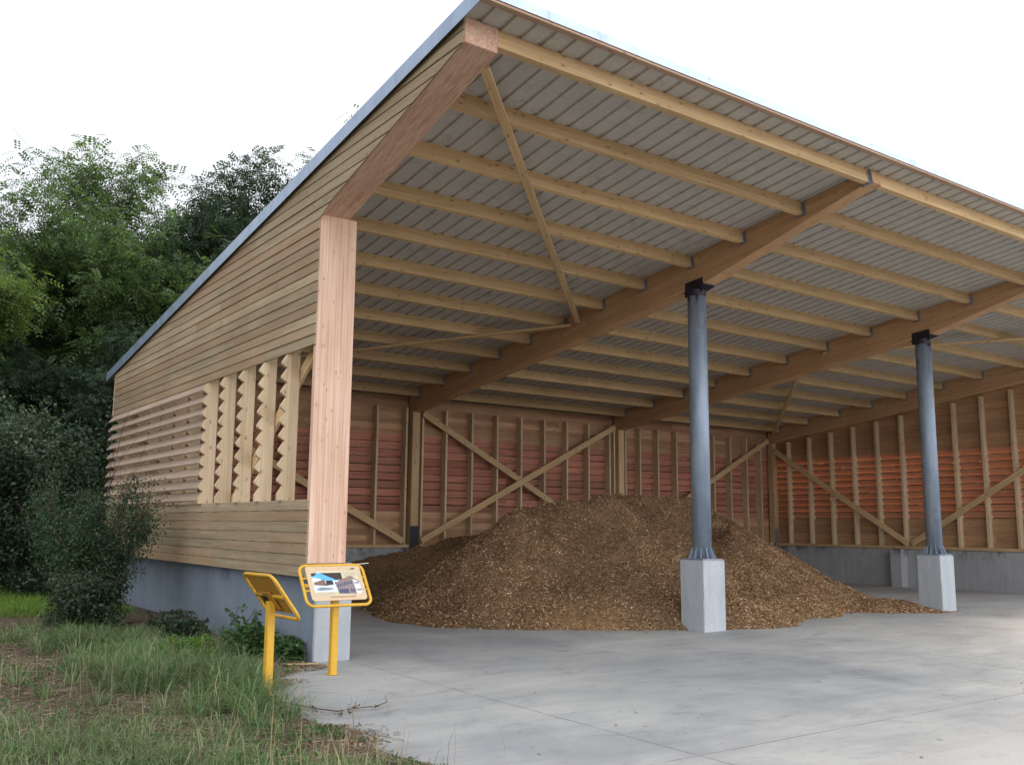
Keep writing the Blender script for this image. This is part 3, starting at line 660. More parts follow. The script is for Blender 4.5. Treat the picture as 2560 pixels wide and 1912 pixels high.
# ------------------------------------------------------------------ information lecterns
def rounded(w, h, r, n=5):
    o = []
    for cx, cy, a0 in ((w/2-r,h/2-r,0),(-w/2+r,h/2-r,90),(-w/2+r,-h/2+r,180),(w/2-r,-h/2+r,270)):
        for k in range(n+1): a = math.radians(a0+90*k/n); o.append((cx+r*math.cos(a), cy+r*math.sin(a)))
    return o
TILT = math.radians(54)
def lectern(loc, rz, label, zc=.91, printed=True, lean=0):
    root = empty('information_sign', loc, rz); tagp(root, label, 'information sign', 'yellow framed information signs beside the corner post')
    root.rotation_euler.y = lean
    T = Matrix.Translation((0,0,zc)) @ Matrix.Rotation(TILT, 4, 'X')
    m = MB(); m.box(-.036,.036,-.036,.036,0,zc-.045,.006); m.build('post', M['yellow'], root)
    m = MB(); m.box(-.05,.05,-.05,.05,0.001,.007,.002)
    m.build('foot_plate', M['yellow'], root)
    m = MB(); ring = rounded(.73,.49,.078); pts = [(x,y,0) for x, y in ring]
    # closed tube
    b = m.bm; rings = []; nn = 10; K = len(pts)
    for i in range(K):
        p = Vector(pts[i]); d = (Vector(pts[(i+1)%K])-Vector(pts[i-1])).normalized(); a = Vector((0,0,1)); c = d.cross(a)
        rings.append([b.verts.new(p+(a*math.cos(2*math.pi*q/nn)+c*math.sin(2*math.pi*q/nn))*.0165) for q in range(nn)])
    for i in range(K):
        for q in range(nn): b.faces.new((rings[i][q], rings[i][(q+1)%nn], rings[(i+1)%K][(q+1)%nn], rings[(i+1)%K][q]))
    for y in (-.06,.09):
        for sx in (-1,1): m.tube([(sx*.36,y,0),(sx*.30,y,-.002)], .010, 8)
    # cross rails behind the board
    m.box(-.35,.35,-.01,.03,-.018,-.006)
    f = m.build('frame', M['yellow'], root, smooth=True); f.matrix_local = T
    m = MB(); m.prism([(x+.015,y+.024,.0) for x, y in rounded(.63,.42,.035)], (0,0,.006)); bd = m.build('board', M['board'], root); bd.matrix_local = T
    m = MB(); m.prism([(x+.015,y+.024,-.004) for x, y in rounded(.615,.405,.03)], (0,0,.0035)).box(-.10,.10,-.13,.06,-.03,-.0165); bk = m.build('board_back', M['back'], root); bk.matrix_local = T
    m = MB(); m.box(.02,.12,-.10,.03,-.045,-.0305,.004); q = m.build('back_box', M['black'], root); q.matrix_local = T
    if printed:
        lay = [0]
        def poly(name, mat, pts, z=None):
            lay[0] += 1; z = .0065+lay[0]*.00022
            me = bpy.data.meshes.new(name); me.from_pydata([(x+.015, y+.024, z) for x, y in pts], [], [tuple(range(len(pts)))]); me.update()
            return link(name, me, M['p_'+mat] if mat != 'boardpale' else M['boardpale'], bd)
        R = lambda x0, x1, y0, y1: [(x0,y0),(x1,y0),(x1,y1),(x0,y1)]
        poly('print', 'boardpale', R(-.265,.265,-.150,.150))
        ph = poly('photo_print', 'snow', R(-.265,.08,-.105,.125))
        def sub(mat, pts): poly('print', mat, pts)
        sub('blue', [(-.265,.03),(.08,.03),(.08,.125),(-.265,.125)])
        sub('dark', [(-.16,.125),(.08,.125),(.08,.035),(.05,.04),(.0,.035),(-.03,.055),(-.09,.085)])
        sub('dark', [(-.265,.125),(-.20,.125),(-.22,.10),(-.25,.085),(-.265,.09)])
        sub('white', [(-.265,.02),(-.265,.07),(-.22,.065),(-.17,.05),(-.16,.03)])
        sub('brown', [(-.255,-.02),(-.255,.01),(-.13,.045),(-.115,-.035)])
        sub('dark', [(-.12,-.03),(-.115,.03),(-.04,.03),(-.035,-.02)])
        sub('dark', [(-.02,-.015),(-.02,.008),(.05,.01),(.05,-.015)])
        sub('grey', [(-.25,-.075),(-.19,-.05),(-.10,-.055),(-.03,-.07),(-.09,-.085),(-.2,-.09)])
        sub('white', [(-.05,-.105),(-.044,-.105),(-.044,-.03),(-.05,-.03)])
        # the building
        sub('wall', [(.0,-.135),(.205,-.14),(.195,.04),(-.015,-.01)])
        sub('roof', [(-.02,-.012),(.195,.042),(.175,.082),(.045,.035)])
        sub('white', [(.205,-.14),(.272,-.125),(.268,.0),(.195,.045)])
        sub('roof', [(.19,.046),(.272,.0),(.272,.008),(.175,.084)])
        for k in range(7): sub('navy', R(.005+.026*k,.016+.026*k,-.055+.006*k,-.015+.006*k))
        for k in range(5): sub('navy', R(.012+.022*k,.026+.022*k,-.128,-.08))
        for k in range(2): sub('navy', R(.145+.026*k,.158+.026*k,-.115,-.08))
        for k in range(4): sub('grey', R(.215+.014*k,.224+.014*k,-.105,-.08)); sub('grey', R(.207+.014*k,.216+.014*k,-.02,.004))
        # body text reads as fine rows at this size
        for k in range(6): sub('text', R(.10,.262-.012*(k%3),.128-.011*k,.1298-.011*k))
        for k in range(4): sub('text', R(-.262,-.03-.02*(k%2),-.118-.0095*k,-.1165-.0095*k))
        sub('text', R(-.262,-.19,.140,.1425))
        for k in range(10): 
            if k != 5: sub('text', R(-.20+.033*k,-.193+.033*k,.165,.170))
        sub('green', [(.185,.158),(.205,.176),(.212,.172),(.20,.155)]); sub('navy', R(.208,.245,.160,.172))
        cu = bpy.data.curves.new('title', 'FONT'); cu.body = 'ENERGIE RENOUVELABLE'; cu.size = .025; cu.align_x = 'CENTER'; cu.extrude = .0001
        tmp = bpy.data.objects.new('title_tmp', cu); C.objects.link(tmp); bpy.context.view_layer.update()
        me = bpy.data.meshes.new_from_object(tmp.evaluated_get(bpy.context.evaluated_depsgraph_get())); bpy.data.objects.remove(tmp)
        me.materials.clear(); tt = link('title_lettering', me, M['p_title'], bd); tt.location = (.055,-.155,.0075)
    return root
s1 = lectern((-.06,-.88,.002), 0, 'yellow framed sign with a printed picture of a building, facing us before the corner post')
m = MB(); m.tube([(.30,.15,1.115),(.46,.16,1.125)], .004, 6); m.build('rod', M['p_white'], s1)
lectern((-1.07,-1.66,.0), math.radians(90), 'yellow framed information sign seen from behind and below, standing at the edge of the grass', printed=False, lean=.012, zc=.885)

# ------------------------------------------------------------------ trees
rng = np.random.default_rng(23)
def tree_skeleton(h, spread, seed, trunk_r=.16, levels=4, lean=0, first=.35, droop=0.):
    r = random.Random(seed); segs = []; tips = []
    def grow(p, d, ln, rad, lv):
        n = 5 if lv < levels else 3; pts = [p.copy()]; rs = [rad]
        for i in range(n):
            j = Vector((r.uniform(-1,1), r.uniform(-1,1), r.uniform(-.5,.8)))*(.14 if lv == 0 else .28)
            d = (d+j+Vector((0,0,.06-droop*lv*.1))).normalized(); p = p+d*ln/n; pts.append(p.copy()); rs.append(rad*(1-.45*(i+1)/n))
            if lv >= levels-1: tips.append((p.copy(), lv))
            if lv < levels and ((lv == 0 and i >= 1) or (lv > 0 and i >= 1)):
                for _ in range(2 if lv < 2 else r.choice((1,2))):
                    a = r.uniform(0, 2*math.pi); side = d.orthogonal().normalized(); side = Matrix.Rotation(a, 3, d) @ side
                    nd = (d*r.uniform(.35,.9)+side*r.uniform(.6,1.1)*spread).normalized()
                    grow(p, nd, ln*r.uniform(.42,.66), rad*(1-.45*(i+1)/n)*.6, lv+1)
        segs.append((pts, rs)); 
        if lv < levels: tips.append((p.copy(), levels))
    grow(Vector((0,0,-.1)), Vector((lean,0,1)).normalized(), h*.68, trunk_r, 0)
    return segs, tips
def tubes(segs, nside=5, minr=.006):
    V = []; F = []; o = 0
    for pts, rs in segs:
        m = len(pts); n = nside if rs[0] > .03 else 3
        for i, p in enumerate(pts):
            d = (pts[min(i+1,m-1)]-pts[max(i-1,0)]).normalized(); a = d.orthogonal().normalized(); c = d.cross(a); rr = max(rs[i], minr)
            for k in range(n): q = p+(a*math.cos(2*math.pi*k/n)+c*math.sin(2*math.pi*k/n))*rr; V.append(q[:])
        for i in range(m-1):
            for k in range(n): F.append((o+i*n+k, o+i*n+(k+1)%n, o+(i+1)*n+(k+1)%n, o+(i+1)*n+k))
        o += m*n
    return np.array(V), np.array(F)
def leaves(centres, per, rad, size, aspect=.42, zs=.6, hang=.3):
    """pinnate sprays: every centre gets `per` leaflets set around short random twigs"""
    n = len(centres); c = np.repeat(centres, per, 0); m = len(c)
    off = rng.normal(0, 1, (m,3)); off /= np.linalg.norm(off, axis=1)[:,None]; off *= (rng.random(m)**.5*rad)[:,None]; off[:,2] *= zs
    off[:,2] -= np.abs(rng.normal(0, hang*rad, m))
    p = c+off; nrm = rng.normal(0, 1, (m,3)); nrm[:,2] = np.abs(nrm[:,2])*.9+.3; nrm /= np.linalg.norm(nrm, axis=1)[:,None]
    t = rng.normal(0, 1, (m,3)); t -= nrm*(t*nrm).sum(1)[:,None]; t /= np.linalg.norm(t, axis=1)[:,None]; b = np.cross(nrm, t)
    s = size*rng.uniform(.6, 1.3, m)
    q = [p-t*s[:,None]*.5, p+b*(s*aspect*.5)[:,None]-t*(s*.05)[:,None], p+t*(s*.5)[:,None], p-b*(s*aspect*.5)[:,None]-t*(s*.05)[:,None]]
    return np.stack(q, 1).reshape(-1,3), np.arange(4*m).reshape(m,4)
def pinnate(centres, nleaf, rad, ln, pairs=4):
    """compound leaves: a drooping rachis with pairs of leaflets"""
    c = np.repeat(centres, nleaf, 0); m = len(c)
    off = rng.normal(0, 1, (m,3)); off /= np.linalg.norm(off, axis=1)[:,None]; off *= (rng.random(m)**.45*rad)[:,None]; off[:,2] *= .5
    base = c+off; d = off.copy(); d /= np.linalg.norm(d, axis=1)[:,None]+1e-6; d += rng.normal(0, .35, (m,3)); d[:,2] -= .15; d /= np.linalg.norm(d, axis=1)[:,None]
    up = np.array([0,0,1.])+rng.normal(0, .45, (m,3)); sd = np.cross(d, up); sd /= np.linalg.norm(sd, axis=1)[:,None]+1e-6
    L_ = ln*rng.uniform(.7, 1.3, m); Q = []
    for j in range(pairs):
        p = base+d*(L_*(j+.6)/pairs)[:,None]; p[:,2] -= L_*.25*((j+.6)/pairs)**2
        for sg in (-1, 1):
            e = sd*sg+d*.35; e[:,2] -= .25; e /= np.linalg.norm(e, axis=1)[:,None]; s_ = (L_*.36)[:,None]; w_ = d*(L_*.085)[:,None]
            Q.append(np.stack([p, p+e*s_*.5+w_, p+e*s_, p+e*s_*.5-w_], 1))
    V = np.concatenate(Q, 0).reshape(-1,3); return V, np.arange(len(V)).reshape(-1,4)
def make_tree_meshes(h, spread, seed, per, rad, size, low=0, droop=0., keep=1.0, lean=0, levels=4, trunk_r=.16, lowr=2.0):
    segs, tips = tree_skeleton(h, spread, seed, trunk_r, levels, lean, droop=droop)
    cs = np.array([t[0][:] for t in tips if t[1] >= levels-1]); k = rng.random(len(cs)) < keep; cs = cs[k]
    zmax = max(np.percentile(cs[:,2], 99.5), .1); 
    f = h/zmax; segs = [([p*f for p in pts], rs) for pts, rs in segs]; cs = cs*f
    if low:   # foliage reaching down to the ground (forest edge)
        a = rng.uniform(0, 2*np.pi, low); rr = lowr*np.sqrt(rng.random(low)); cs = np.concatenate([cs, np.stack([rr*np.cos(a), rr*np.sin(a), rng.uniform(.2, h*.5, low)], -1)])
    V, F = tubes(segs); tm = npmesh('trunk', V, F); tm.materials.append(M['bark'])
    V, F = pinnate(cs, per, rad, size); cm = npmesh('crown', V, F); return tm, cm, len(cs)*per
protos = []
for i, (h, sp, per, rad, size, low, keep) in enumerate([
    (14, .85, 9, .36, .34, 0, .30), (13, .95, 9, .36, .34, 0, .28), (12, .75, 9, .5, .36, 120, .65), (11, .9, 9, .5, .36, 160, .7)]):
    protos.append((h,)+make_tree_meshes(h, sp, 100+i*7, per, rad, size, low, .1, keep))
tops = []
for p_ in protos:
    co_ = np.empty(len(p_[2].vertices)*3, np.float32); p_[2].vertices.foreach_get('co', co_); co_ = co_.reshape(-1,3)
    tops.append(co_[np.argmax(co_[:,2])]); print('crown', len(co_)//4, tops[-1])
def crown_variant(cm, mat):
    c = cm.copy(); c.materials.clear(); c.materials.append(mat); return c
cache = {}
def place(kind, name, x, y, h, rz, mat, label, group, cat='tree', sx=1.0):
    ph, tm, cm, _ = protos[kind]; top = tops[kind]; f = h/top[2]   # (x, y, h) is where the topmost spray stands
    x -= f*sx*(top[0]*math.cos(rz)-top[1]*math.sin(rz)); y -= f*sx*(top[0]*math.sin(rz)+top[1]*math.cos(rz))
    root = empty(name, (x,y,0), rz); root.scale = (f*sx,f*sx,f); tagp(root, label, cat, group)
    link('trunk', tm, None, root)
    key = (kind, mat)
    if key not in cache: cache[key] = crown_variant(cm, M[mat])
    link('crown', cache[key], None, root); return root
G = 'trees of the wood behind the shed'
TREES = [
 (0, 2.5,20, 13.4, .3,'leaf','tall airy locust tree whose rounded top stands highest left of the roof'),
 (1, .3,20, 11.8,1.9,'leaf','open-crowned locust tree just left of the tallest one, its limbs dark against the sky'),
 (2, -4.7,16, 9.7,4.0,'leafyellow','yellow-green leafy tree at the left edge of the picture'),
 (1, 4.6,21, 12.0,3.1,'leaf','thin locust tree in the gap right of the tallest tree'),
 (0, 6.2,20, 14.2,5.0,'leafdark','dark bushy tree whose top stands just left of the sloping roof edge'),
 (0, 8.5,20, 14.7,2.2,'leafdark','dark tree top peeping over the middle of the roof edge'),
 (1, 9.95,20, 16.9,.9,'leaf','tall tree of which only a small tuft shows above the roof edge'),
 (3, .9,15, 7.0,2.6,'leafdark','dense dark tree standing close behind the rear corner of the shed'),
 (3, -1.9,17, 7.6,.7,'leafdark','dark leafy tree low at the left edge behind the yellow-green one'),
 (2, 4.6,19, 9.4,1.1,'leafdark','dark tree rising right behind the low end of the roof'),
 (3, 8.0,25, 11.6,5.6,'leafdark','deep shaded tree in the second row behind the dark bushy one'),
 (3, -.6,24, 8.8,3.7,'leaf','shaded tree deep in the wood behind the open-crowned locust'),
 (3, 2.4,24, 8.8,2.0,'leafdark','shaded tree deep in the wood behind the tallest locust'),
 (2, -6.2,21, 11.2,4.6,'leaf','leafy green tree furthest left in the wood'),
 (3, -5.6,14.5,8.2,1.3,'leafdark','low dark tree at the left end of the wood edge'),
 (2, 12.5,20, 10.5,.2,'leafdark','dark tree hidden mostly by the roof behind the middle of the rear wall'),
 (3, 17.5,19, 10.0,3.3,'leafdark','dark tree behind the far end of the rear wall'),
]
for (k,x,y,h,rz,mat,lab) in TREES: place(k, 'locust_tree' if mat != 'leafdark' else 'dark_tree', x, y, h, rz, mat, lab, G)

# understorey bushes (small leaf clumps down to the ground)
def bush_mesh(h, r, n, per, size, seed, stems=10, tall=0):
    rr = random.Random(seed); segs = []; cs = []
    for s in range(stems):
        a = rr.uniform(0, 2*math.pi); d = Vector((math.cos(a)*rr.uniform(.1,.7), math.sin(a)*rr.uniform(.1,.7), 1)).normalized(); p = Vector((math.cos(a)*.1, math.sin(a)*.1, -.05)); pts = [p]; ln = h*rr.uniform(.6, 1.0)
        for i in range(6):
            d = (d+Vector((rr.uniform(-1,1), rr.uniform(-1,1), .2))*.22).normalized(); p = p+d*ln/6; pts.append(p)
            if i > 1:
                q = p
                for _ in range(3):
                    e = (d+Vector((rr.uniform(-1,1), rr.uniform(-1,1), rr.uniform(-.3,.6)))*.9).normalized(); L2 = rr.uniform(.15,.35)*h; mid = q+e*L2*.5; end = mid+(e+Vector((0,0,-.1)))*L2*.5
                    segs.append(([q, mid, end], [.008,.005,.003])); cs += [mid[:], end[:]]
        segs.append((pts, [.022*(1-i/8) for i in range(7)])); cs += [q[:] for q in pts[2:]]
    cs = np.array(cs)
    V, F = tubes(segs, 4, .003); tm = npmesh('stems', V, F); tm.materials.append(M['twig'])
    a = rng.uniform(0, 2*np.pi, n); rad = r*np.sqrt(rng.random(n)); z = h*.9*rng.random(n)**.8; rad *= np.clip(1.15-(z/h)**2, .2, 1); ex = np.stack([rad*np.cos(a), rad*np.sin(a), z], -1)
    cs = np.concatenate([cs, ex]); V, F = leaves(cs, per, .17*h**.5, size, .55); cm = npmesh('foliage', V, F); return tm, cm
bm1 = bush_mesh(3.6, 1.7, 300, 52, .085, 3); bm2 = bush_mesh(2.6, 1.5, 240, 52, .08, 5)
def bush(src, x, y, s, rz, mat, label, group=None, name='bush'):
    root = empty(name, (x,y,0), rz); root.scale = (s,)*3; tagp(root, label, 'bush', group)
    link('stems', src[0], None, root); key = ('b', id(src[1]), mat)
    if key not in cache: cache[key] = crown_variant(src[1], M[mat])
    link('foliage', cache[key], None, root)
GB = 'bushes along the edge of the wood'
for i, (s_, x, y, sc, rz, mat, lab) in enumerate([
    (bm1,-.9,12.6,1.15,.2,'leafdark','dark bush at the wood edge just left of the rear corner of the shed'),
    (bm1,-2.0,13.4,1.0,1.2,'leafdark','dark bush at the left edge of the picture above the bright grass'),
    (bm2,-.3,11.9,1.0,2.2,'leafdark','lower dark bush touching the rear corner of the shed'),
    (bm1,.9,13.1,1.2,3.2,'leafdark','tall dark bush behind the rear eaves of the shed'),
    (bm1,2.6,13.2,1.3,4.2,'leafdark','dark bush behind the left part of the rear wall'),
    (bm1,-3.6,13.8,1.25,5.2,'leafdark','dark bush leftmost along the wood edge'),
    (bm1,5.2,13.3,1.3,.7,'leafdark','dark bush behind the rear wall below the dark bushy tree'),
    (bm1,8.4,13.3,1.3,1.7,'leafdark','dark bush behind the second bay of the rear wall'),
    (bm1,11.8,13.3,1.3,2.7,'leafdark','dark bush behind the end of the second bay'),
    (bm1,15.4,13.3,1.3,3.7,'leafdark','dark bush behind the third bay of the rear wall'),
    (bm1,-1.4,16.5,1.5,4.4,'leafdark','big dark bush in the second row left of the shed'),
    (bm1,.8,17.5,1.5,2.9,'leafdark','big dark bush in the second row behind the rear corner'),
    (bm1,-3.2,17.5,1.5,5.9,'leafdark','big dark bush in the second row at the left')]): bush(s_, x, y, sc, rz, mat, lab, GB)
sm = bush_mesh(.55, .28, 30, 22, .07, 9, stems=4)
bush(sm, .05,10.95,1.6,0,'leafbright','small spray of bright green leaves at the rear corner of the shed'); C.objects[-3].location.z = 1.9 if False else C.objects[-3].location.z
# the big dark shrub in front of the left gable, with bare shoots above it
bsrc = bush_mesh(2.1, .5, 130, 34, .05, 21, stems=22)
def shrub():
    root = empty('shrub', (-1.22,4.95,0), .6); root.scale = (.74,.74,.98); tagp(root, 'dark green shrub with bare reddish shoots in front of the left gable wall', 'shrub')
    link('stems', bsrc[0], None, root); cm = crown_variant(bsrc[1], M['shrub']); link('foliage', cm, None, root)
    # lower outer skirt
    n = 230; a = rng.uniform(0, 2*np.pi, n); rr = .72*np.sqrt(rng.random(n)); cs = np.stack([rr*np.cos(a)-.05, rr*np.sin(a), 1.35*rng.random(n)**.9*np.clip(1.25-rr, .3, 1)], -1)
    V, F = leaves(cs, 30, .16, .05, .55); mm = npmesh('skirt_foliage', V, F); link('foliage', mm, M['shrub'], root)
    segs = []; R = random.Random(4)
    for k in range(9):
        p = Vector((R.uniform(-.2,.3), R.uniform(-.5,.2), 1.2)); d = Vector((R.uniform(-.1,.28), R.uniform(-.45,.1), 1)).normalized(); ln = R.uniform(.9, 1.75); pts = [p]
        for i in range(6): 
            d = (d+Vector((R.uniform(-1,1), R.uniform(-1,1), 0))*.07).normalized(); p = p+d*ln/6; pts.append(p)
            if i > 1 and R.random() < .7:
                e = (d+Vector((R.uniform(-1,1), R.uniform(-1,1), .2))*.45).normalized(); segs.append(([p, p+e*.2, p+e*.42+Vector((0,0,.04))], [.004,.003,.002]))
        segs.append((pts, [.010*(1-i/8) for i in range(7)]))
    V, F = tubes(segs, 4, .0022); link('bare_shoots', npmesh('bare_shoots', V, F), M['twig'], root)
shrub()
bush(bush_mesh(.9, .5, 120, 26, .05, 31, stems=8), -1.45,4.2,1.0,.4,'leafdark','low outgrowth of dark leaves left of the big shrub')

# weeds by the base wall
def weed(x, y, h, r, mat, label, seed, size=.055, arch=False):
    R = random.Random(seed); root = empty('weed', (x,y,.0)); tagp(root, label, 'weed'); segs = []; cs = []
    for k in range(3 if arch else 9):
        a = R.uniform(0, 6.28); d = Vector((math.cos(a)*.35, math.sin(a)*.35, 1)).normalized(); p = Vector((0,0,0)); pts = [p]
        for i in range(6):
            d = (d+Vector((R.uniform(-1,1)*.18+(.10 if arch else 0), R.uniform(-1,1)*.18, -.06))).normalized(); p = p+d*h/6*R.uniform(.8,1.1); pts.append(p)
            if i > 0:
                for _ in range(3 if arch else 5):
                    q = p+Vector((R.uniform(-1,1), R.uniform(-1,1), R.uniform(-.3,.3)))*r*(.35 if arch else .5); cs.append(q[:]); segs.append(([p, q], [.0025,.0015]))
        segs.append((pts, [.005]*7))
    V, F = tubes(segs, 4, .0015); link('stems', npmesh('stems', V, F), M['twig'], root)
    V, F = leaves(np.array(cs), 5 if arch else 9, .05, size, .6, .5, .1); link('foliage', npmesh('foliage', V, F), M[mat], root)
weed(-.48,.95,.62,.3,'weed','upright weed with rounded leaflets against the concrete base wall',1,.062,True)
weed(-.30,.80,.34,.32,'weed','dark leafy weed low against the concrete base wall, right of the upright one',2,.06)
weed(-.02,.30,.24,.26,'weed','small light green weed just left of the corner pier',3,.055)
weed(-.75,1.9,.40,.34,'leafdark','dark weed clump at the base wall left of the upright weed',4,.055)
weed(-.62,2.9,.36,.40,'leafdark','dark weed clump at the base wall near the step in the concrete',5,.055)
weed(-1.05,.75,.26,.34,'leafbright','bright yellow-green weed at the top of the grass tuft',6,.04)

# ------------------------------------------------------------------ grass, litter
rng = np.random.default_rng(31)
def blades(X, Y, L0, W0, lean, mat, name, parent=None, az=None):
    n = len(X); a = rng.uniform(0, 2*np.pi, n) if az is None else az+rng.normal(0, .35, n); ln = L0*rng.uniform(.5, 1.25, n); d = np.stack([np.cos(a), np.sin(a)], -1)
    lean = lean*rng.uniform(.3, 1.4, n); sx = np.stack([-np.sin(a), np.cos(a), np.zeros(n)], -1); b = np.stack([X, Y, ground_z(X, Y)-.005], -1)
    h1 = ln*.5; o1 = lean*ln*.22; h2 = ln*(1-.25*lean); o2 = lean*ln*.75
    D = np.concatenate([d, np.zeros((n,1))], 1)
    p1 = b+D*o1[:,None]; p1[:,2] += h1; p2 = b+D*o2[:,None]; p2[:,2] += np.maximum(h2, .02)
    w = (W0*rng.uniform(.6,1.3,n))[:,None]
    V = np.stack([b-sx*w/2, b+sx*w/2, p1+sx*w*.4, p1-sx*w*.4, p2+sx*w*.06, p2-sx*w*.06], 1).reshape(-1,3)
    i = np.arange(n)*6; F = np.concatenate([np.stack([i,i+1,i+2,i+3], -1), np.stack([i+3,i+2,i+4,i+5], -1)])
    o = link(name, npmesh(name, V, F), M[mat], parent); o['kind'] = 'stuff'; return o
def scatter(n, x0, x1, y0, y1, dens):
    X = rng.uniform(x0, x1, n); Y = rng.uniform(y0, y1, n); k = (rng.random(n) < dens(X, Y))&(X < .09); k &= X < inside_slab_edge(Y)+.08*fbm(X,Y,3,2)-.02; return X[k], Y[k]
def blob(X, Y, x, y, rx, ry): return np.exp(-(((X-x)/rx)**2+((Y-y)/ry)**2))
# long tussock grass; a worn track runs along the left
track = lambda X, Y: np.clip(1-.95*blob(X,Y,-2.6,1.6,.5,2.2)-.8*blob(X,Y,-2.75,-1.1,.4,1.1)-.6*blob(X,Y,-3.2,4.5,.7,2), .04, 1)
tus = lambda X, Y: track(X, Y)*np.clip(1-1.1*blob(X,Y,-.98,-1.85,.32,.36), 0, 1)*np.clip(1.3*blob(X,Y,-1.75,-.55,.7,.75)+1.1*blob(X,Y,-1.35,-1.65,.42,.6)+.5*blob(X,Y,-1.6,-2.7,.35,.5)+.8*blob(X,Y,-1.3,.9,.6,1.0)+.6*blob(X,Y,-1.7,2.6,.7,1.2), 0, 1)*np.clip(.35+2.6*fbm(X,Y,3,3,8)+.5, .1, 1)
CX, CY = scatter(1900, -3.4, .05, -3.2, 5, tus); nb = 44
a_ = rng.uniform(0, 2*np.pi, len(CX)*nb); r_c = .07*np.sqrt(rng.random(len(CX)*nb))
X = np.repeat(CX, nb)+r_c*np.cos(a_); Y = np.repeat(CY, nb)+r_c*np.sin(a_)
k = (X < inside_slab_edge(Y)-.02)&(X < .08); blades(X[k], Y[k], .29, .0065, 1.9, 'grass', 'tall_grass', az=a_[k])
# front meadow grass at the bottom of the picture
frt = lambda X, Y: np.clip(1.2*blob(X,Y,-3.4,-3.2,1.0,1.3)+1.3*blob(X,Y,-2.1,-4.9,.8,.45)+.9*blob(X,Y,-2.9,-4.4,1.0,.8)+.35*blob(X,Y,-1.75,-3.2,.4,.4), 0, 1)*np.clip(.6+3.0*fbm(X,Y,2,3,9), .04, 1)*np.clip((inside_slab_edge(Y)-X-.05)/.5, .0, 1)
X, Y = scatter(80000, -6, -.6, -7.5, -1.2, frt); blades(X, Y, .14, .0055, 1.5, 'grass', 'meadow_grass')
# general short grass
gen = lambda X, Y: track(X, Y)*np.clip(.25+2.6*fbm(X,Y,.8,4,10), .03, 1)*np.clip((inside_slab_edge(Y)-X)/.6, .05, 1)
X, Y = scatter(170000, -9, .1, -9, 14, gen); blades(X, Y, .065, .005, .9, 'grass', 'short_grass')
X, Y = scatter(70000, -7, .0, 7.0, 16, lambda X, Y: np.clip(.3+blob(X,Y,-1.8,10,2.2,3), 0, 1)); blades(X, Y, .12, .009, .8, 'lit_grass', 'lit_grass')
# creeping leafy ground cover in patches
cov = lambda X, Y: np.clip(1.2*blob(X,Y,-1.25,-2.1,.35,.5)+1.0*blob(X,Y,-1.5,-3.3,.5,.5)+.9*blob(X,Y,-1.35,.5,.9,.6)+.7*blob(X,Y,-2.2,-4.2,.8,.6)+.25, 0, 1)*np.clip(.2+4*fbm(X,Y,2.6,3,21), 0, 1)
X, Y = scatter(26000, -5, .08, -7, 5, cov); cs = np.stack([X, Y, ground_z(X,Y)+rng.uniform(.01,.06,len(X))], -1)
V, F = leaves(cs, 4, .05, .032, .7, .3, 0); o = link('ground_cover', npmesh('ground_cover', V, F), M['weed']); o['kind'] = 'stuff'
tall = np.array([(-1.05,.35),(-.98,.2),(-1.5,-.1),(-1.62,.3),(-1.9,-.2),(-1.3,-.9),(-1.7,-.7),(-2.1,-.4),(-1.15,-.6),(-2.0,-4.6),(-1.7,-4.7),(-1.45,-4.2),(-1.75,-4.0),(-1.5,-4.9),(-2.5,-4.5),(-2.9,-3.6)])
blades(tall[:,0], tall[:,1], .62, .006, .35, 'straw', 'seed_stalks')
# straw stalks
X, Y = scatter(2200, -3.2, -.9, -5.4, 2.2, lambda X, Y: np.clip(.9*blob(X,Y,-1.7,-.5,.7,.9)+.9*blob(X,Y,-1.8,-4.7,.9,.5)+.12, 0, 1)*.30); blades(X, Y, .46, .0042, .55, 'straw', 'dry_stalks')
# flattened dry grass and litter on the soil
n = 110000; X, Y = scatter(n, -6, .3, -8, 6, lambda X, Y: np.clip(.5+2.6*fbm(X,Y,1.1,3,12), .05, 1))
V, F = flakes(len(X), X, Y, ground_z(X,Y)+.008, .02, .11, .22, .12); o = link('dry_litter', npmesh('dry_litter', V, F), M['litter']); o['kind'] = 'stuff'
# debris on the slab edge
n = 24000; Y = rng.uniform(-6.2, .1, n); X = inside_slab_edge(Y)-.12+np.abs(rng.normal(0, .26, n))*np.clip(.5+3.2*fbm(Y*0+1, Y, 1.2, 3, 13), .15, 2.2)-.1
k = ~((X > .09)&(Y > -.02)); X, Y = X[k], Y[k]
V, F = flakes(len(X), X, Y, np.full(len(X), .008), .01, .06, .5, .2); o = link('leaf_litter', npmesh('leaf_litter', V, F), M['litter']); o['kind'] = 'stuff'
n = 1500; X = rng.uniform(-.45,.14,n); Y = rng.uniform(-.55,.0,n)+(.1-X)*-.0; k = rng.random(n) < np.clip(1.1+Y*1.6, 0, 1)
V, F = flakes(k.sum(), X[k], Y[k], np.full(k.sum(), .01), .02, .08, .4, .2); o = link('leaf_litter', npmesh('leaf_litter', V, F), M['litter']); o['kind'] = 'stuff'
# single crumbs and leaves on the yard
n = 420; X = rng.uniform(-1, 14, n); Y = rng.uniform(-7, 1, n); V, F = flakes(n, X, Y, np.full(n, .006), .01, .035, .9, .15)
o = link('yard_crumbs', npmesh('yard_crumbs', V, F), M['litter']); o['kind'] = 'stuff'

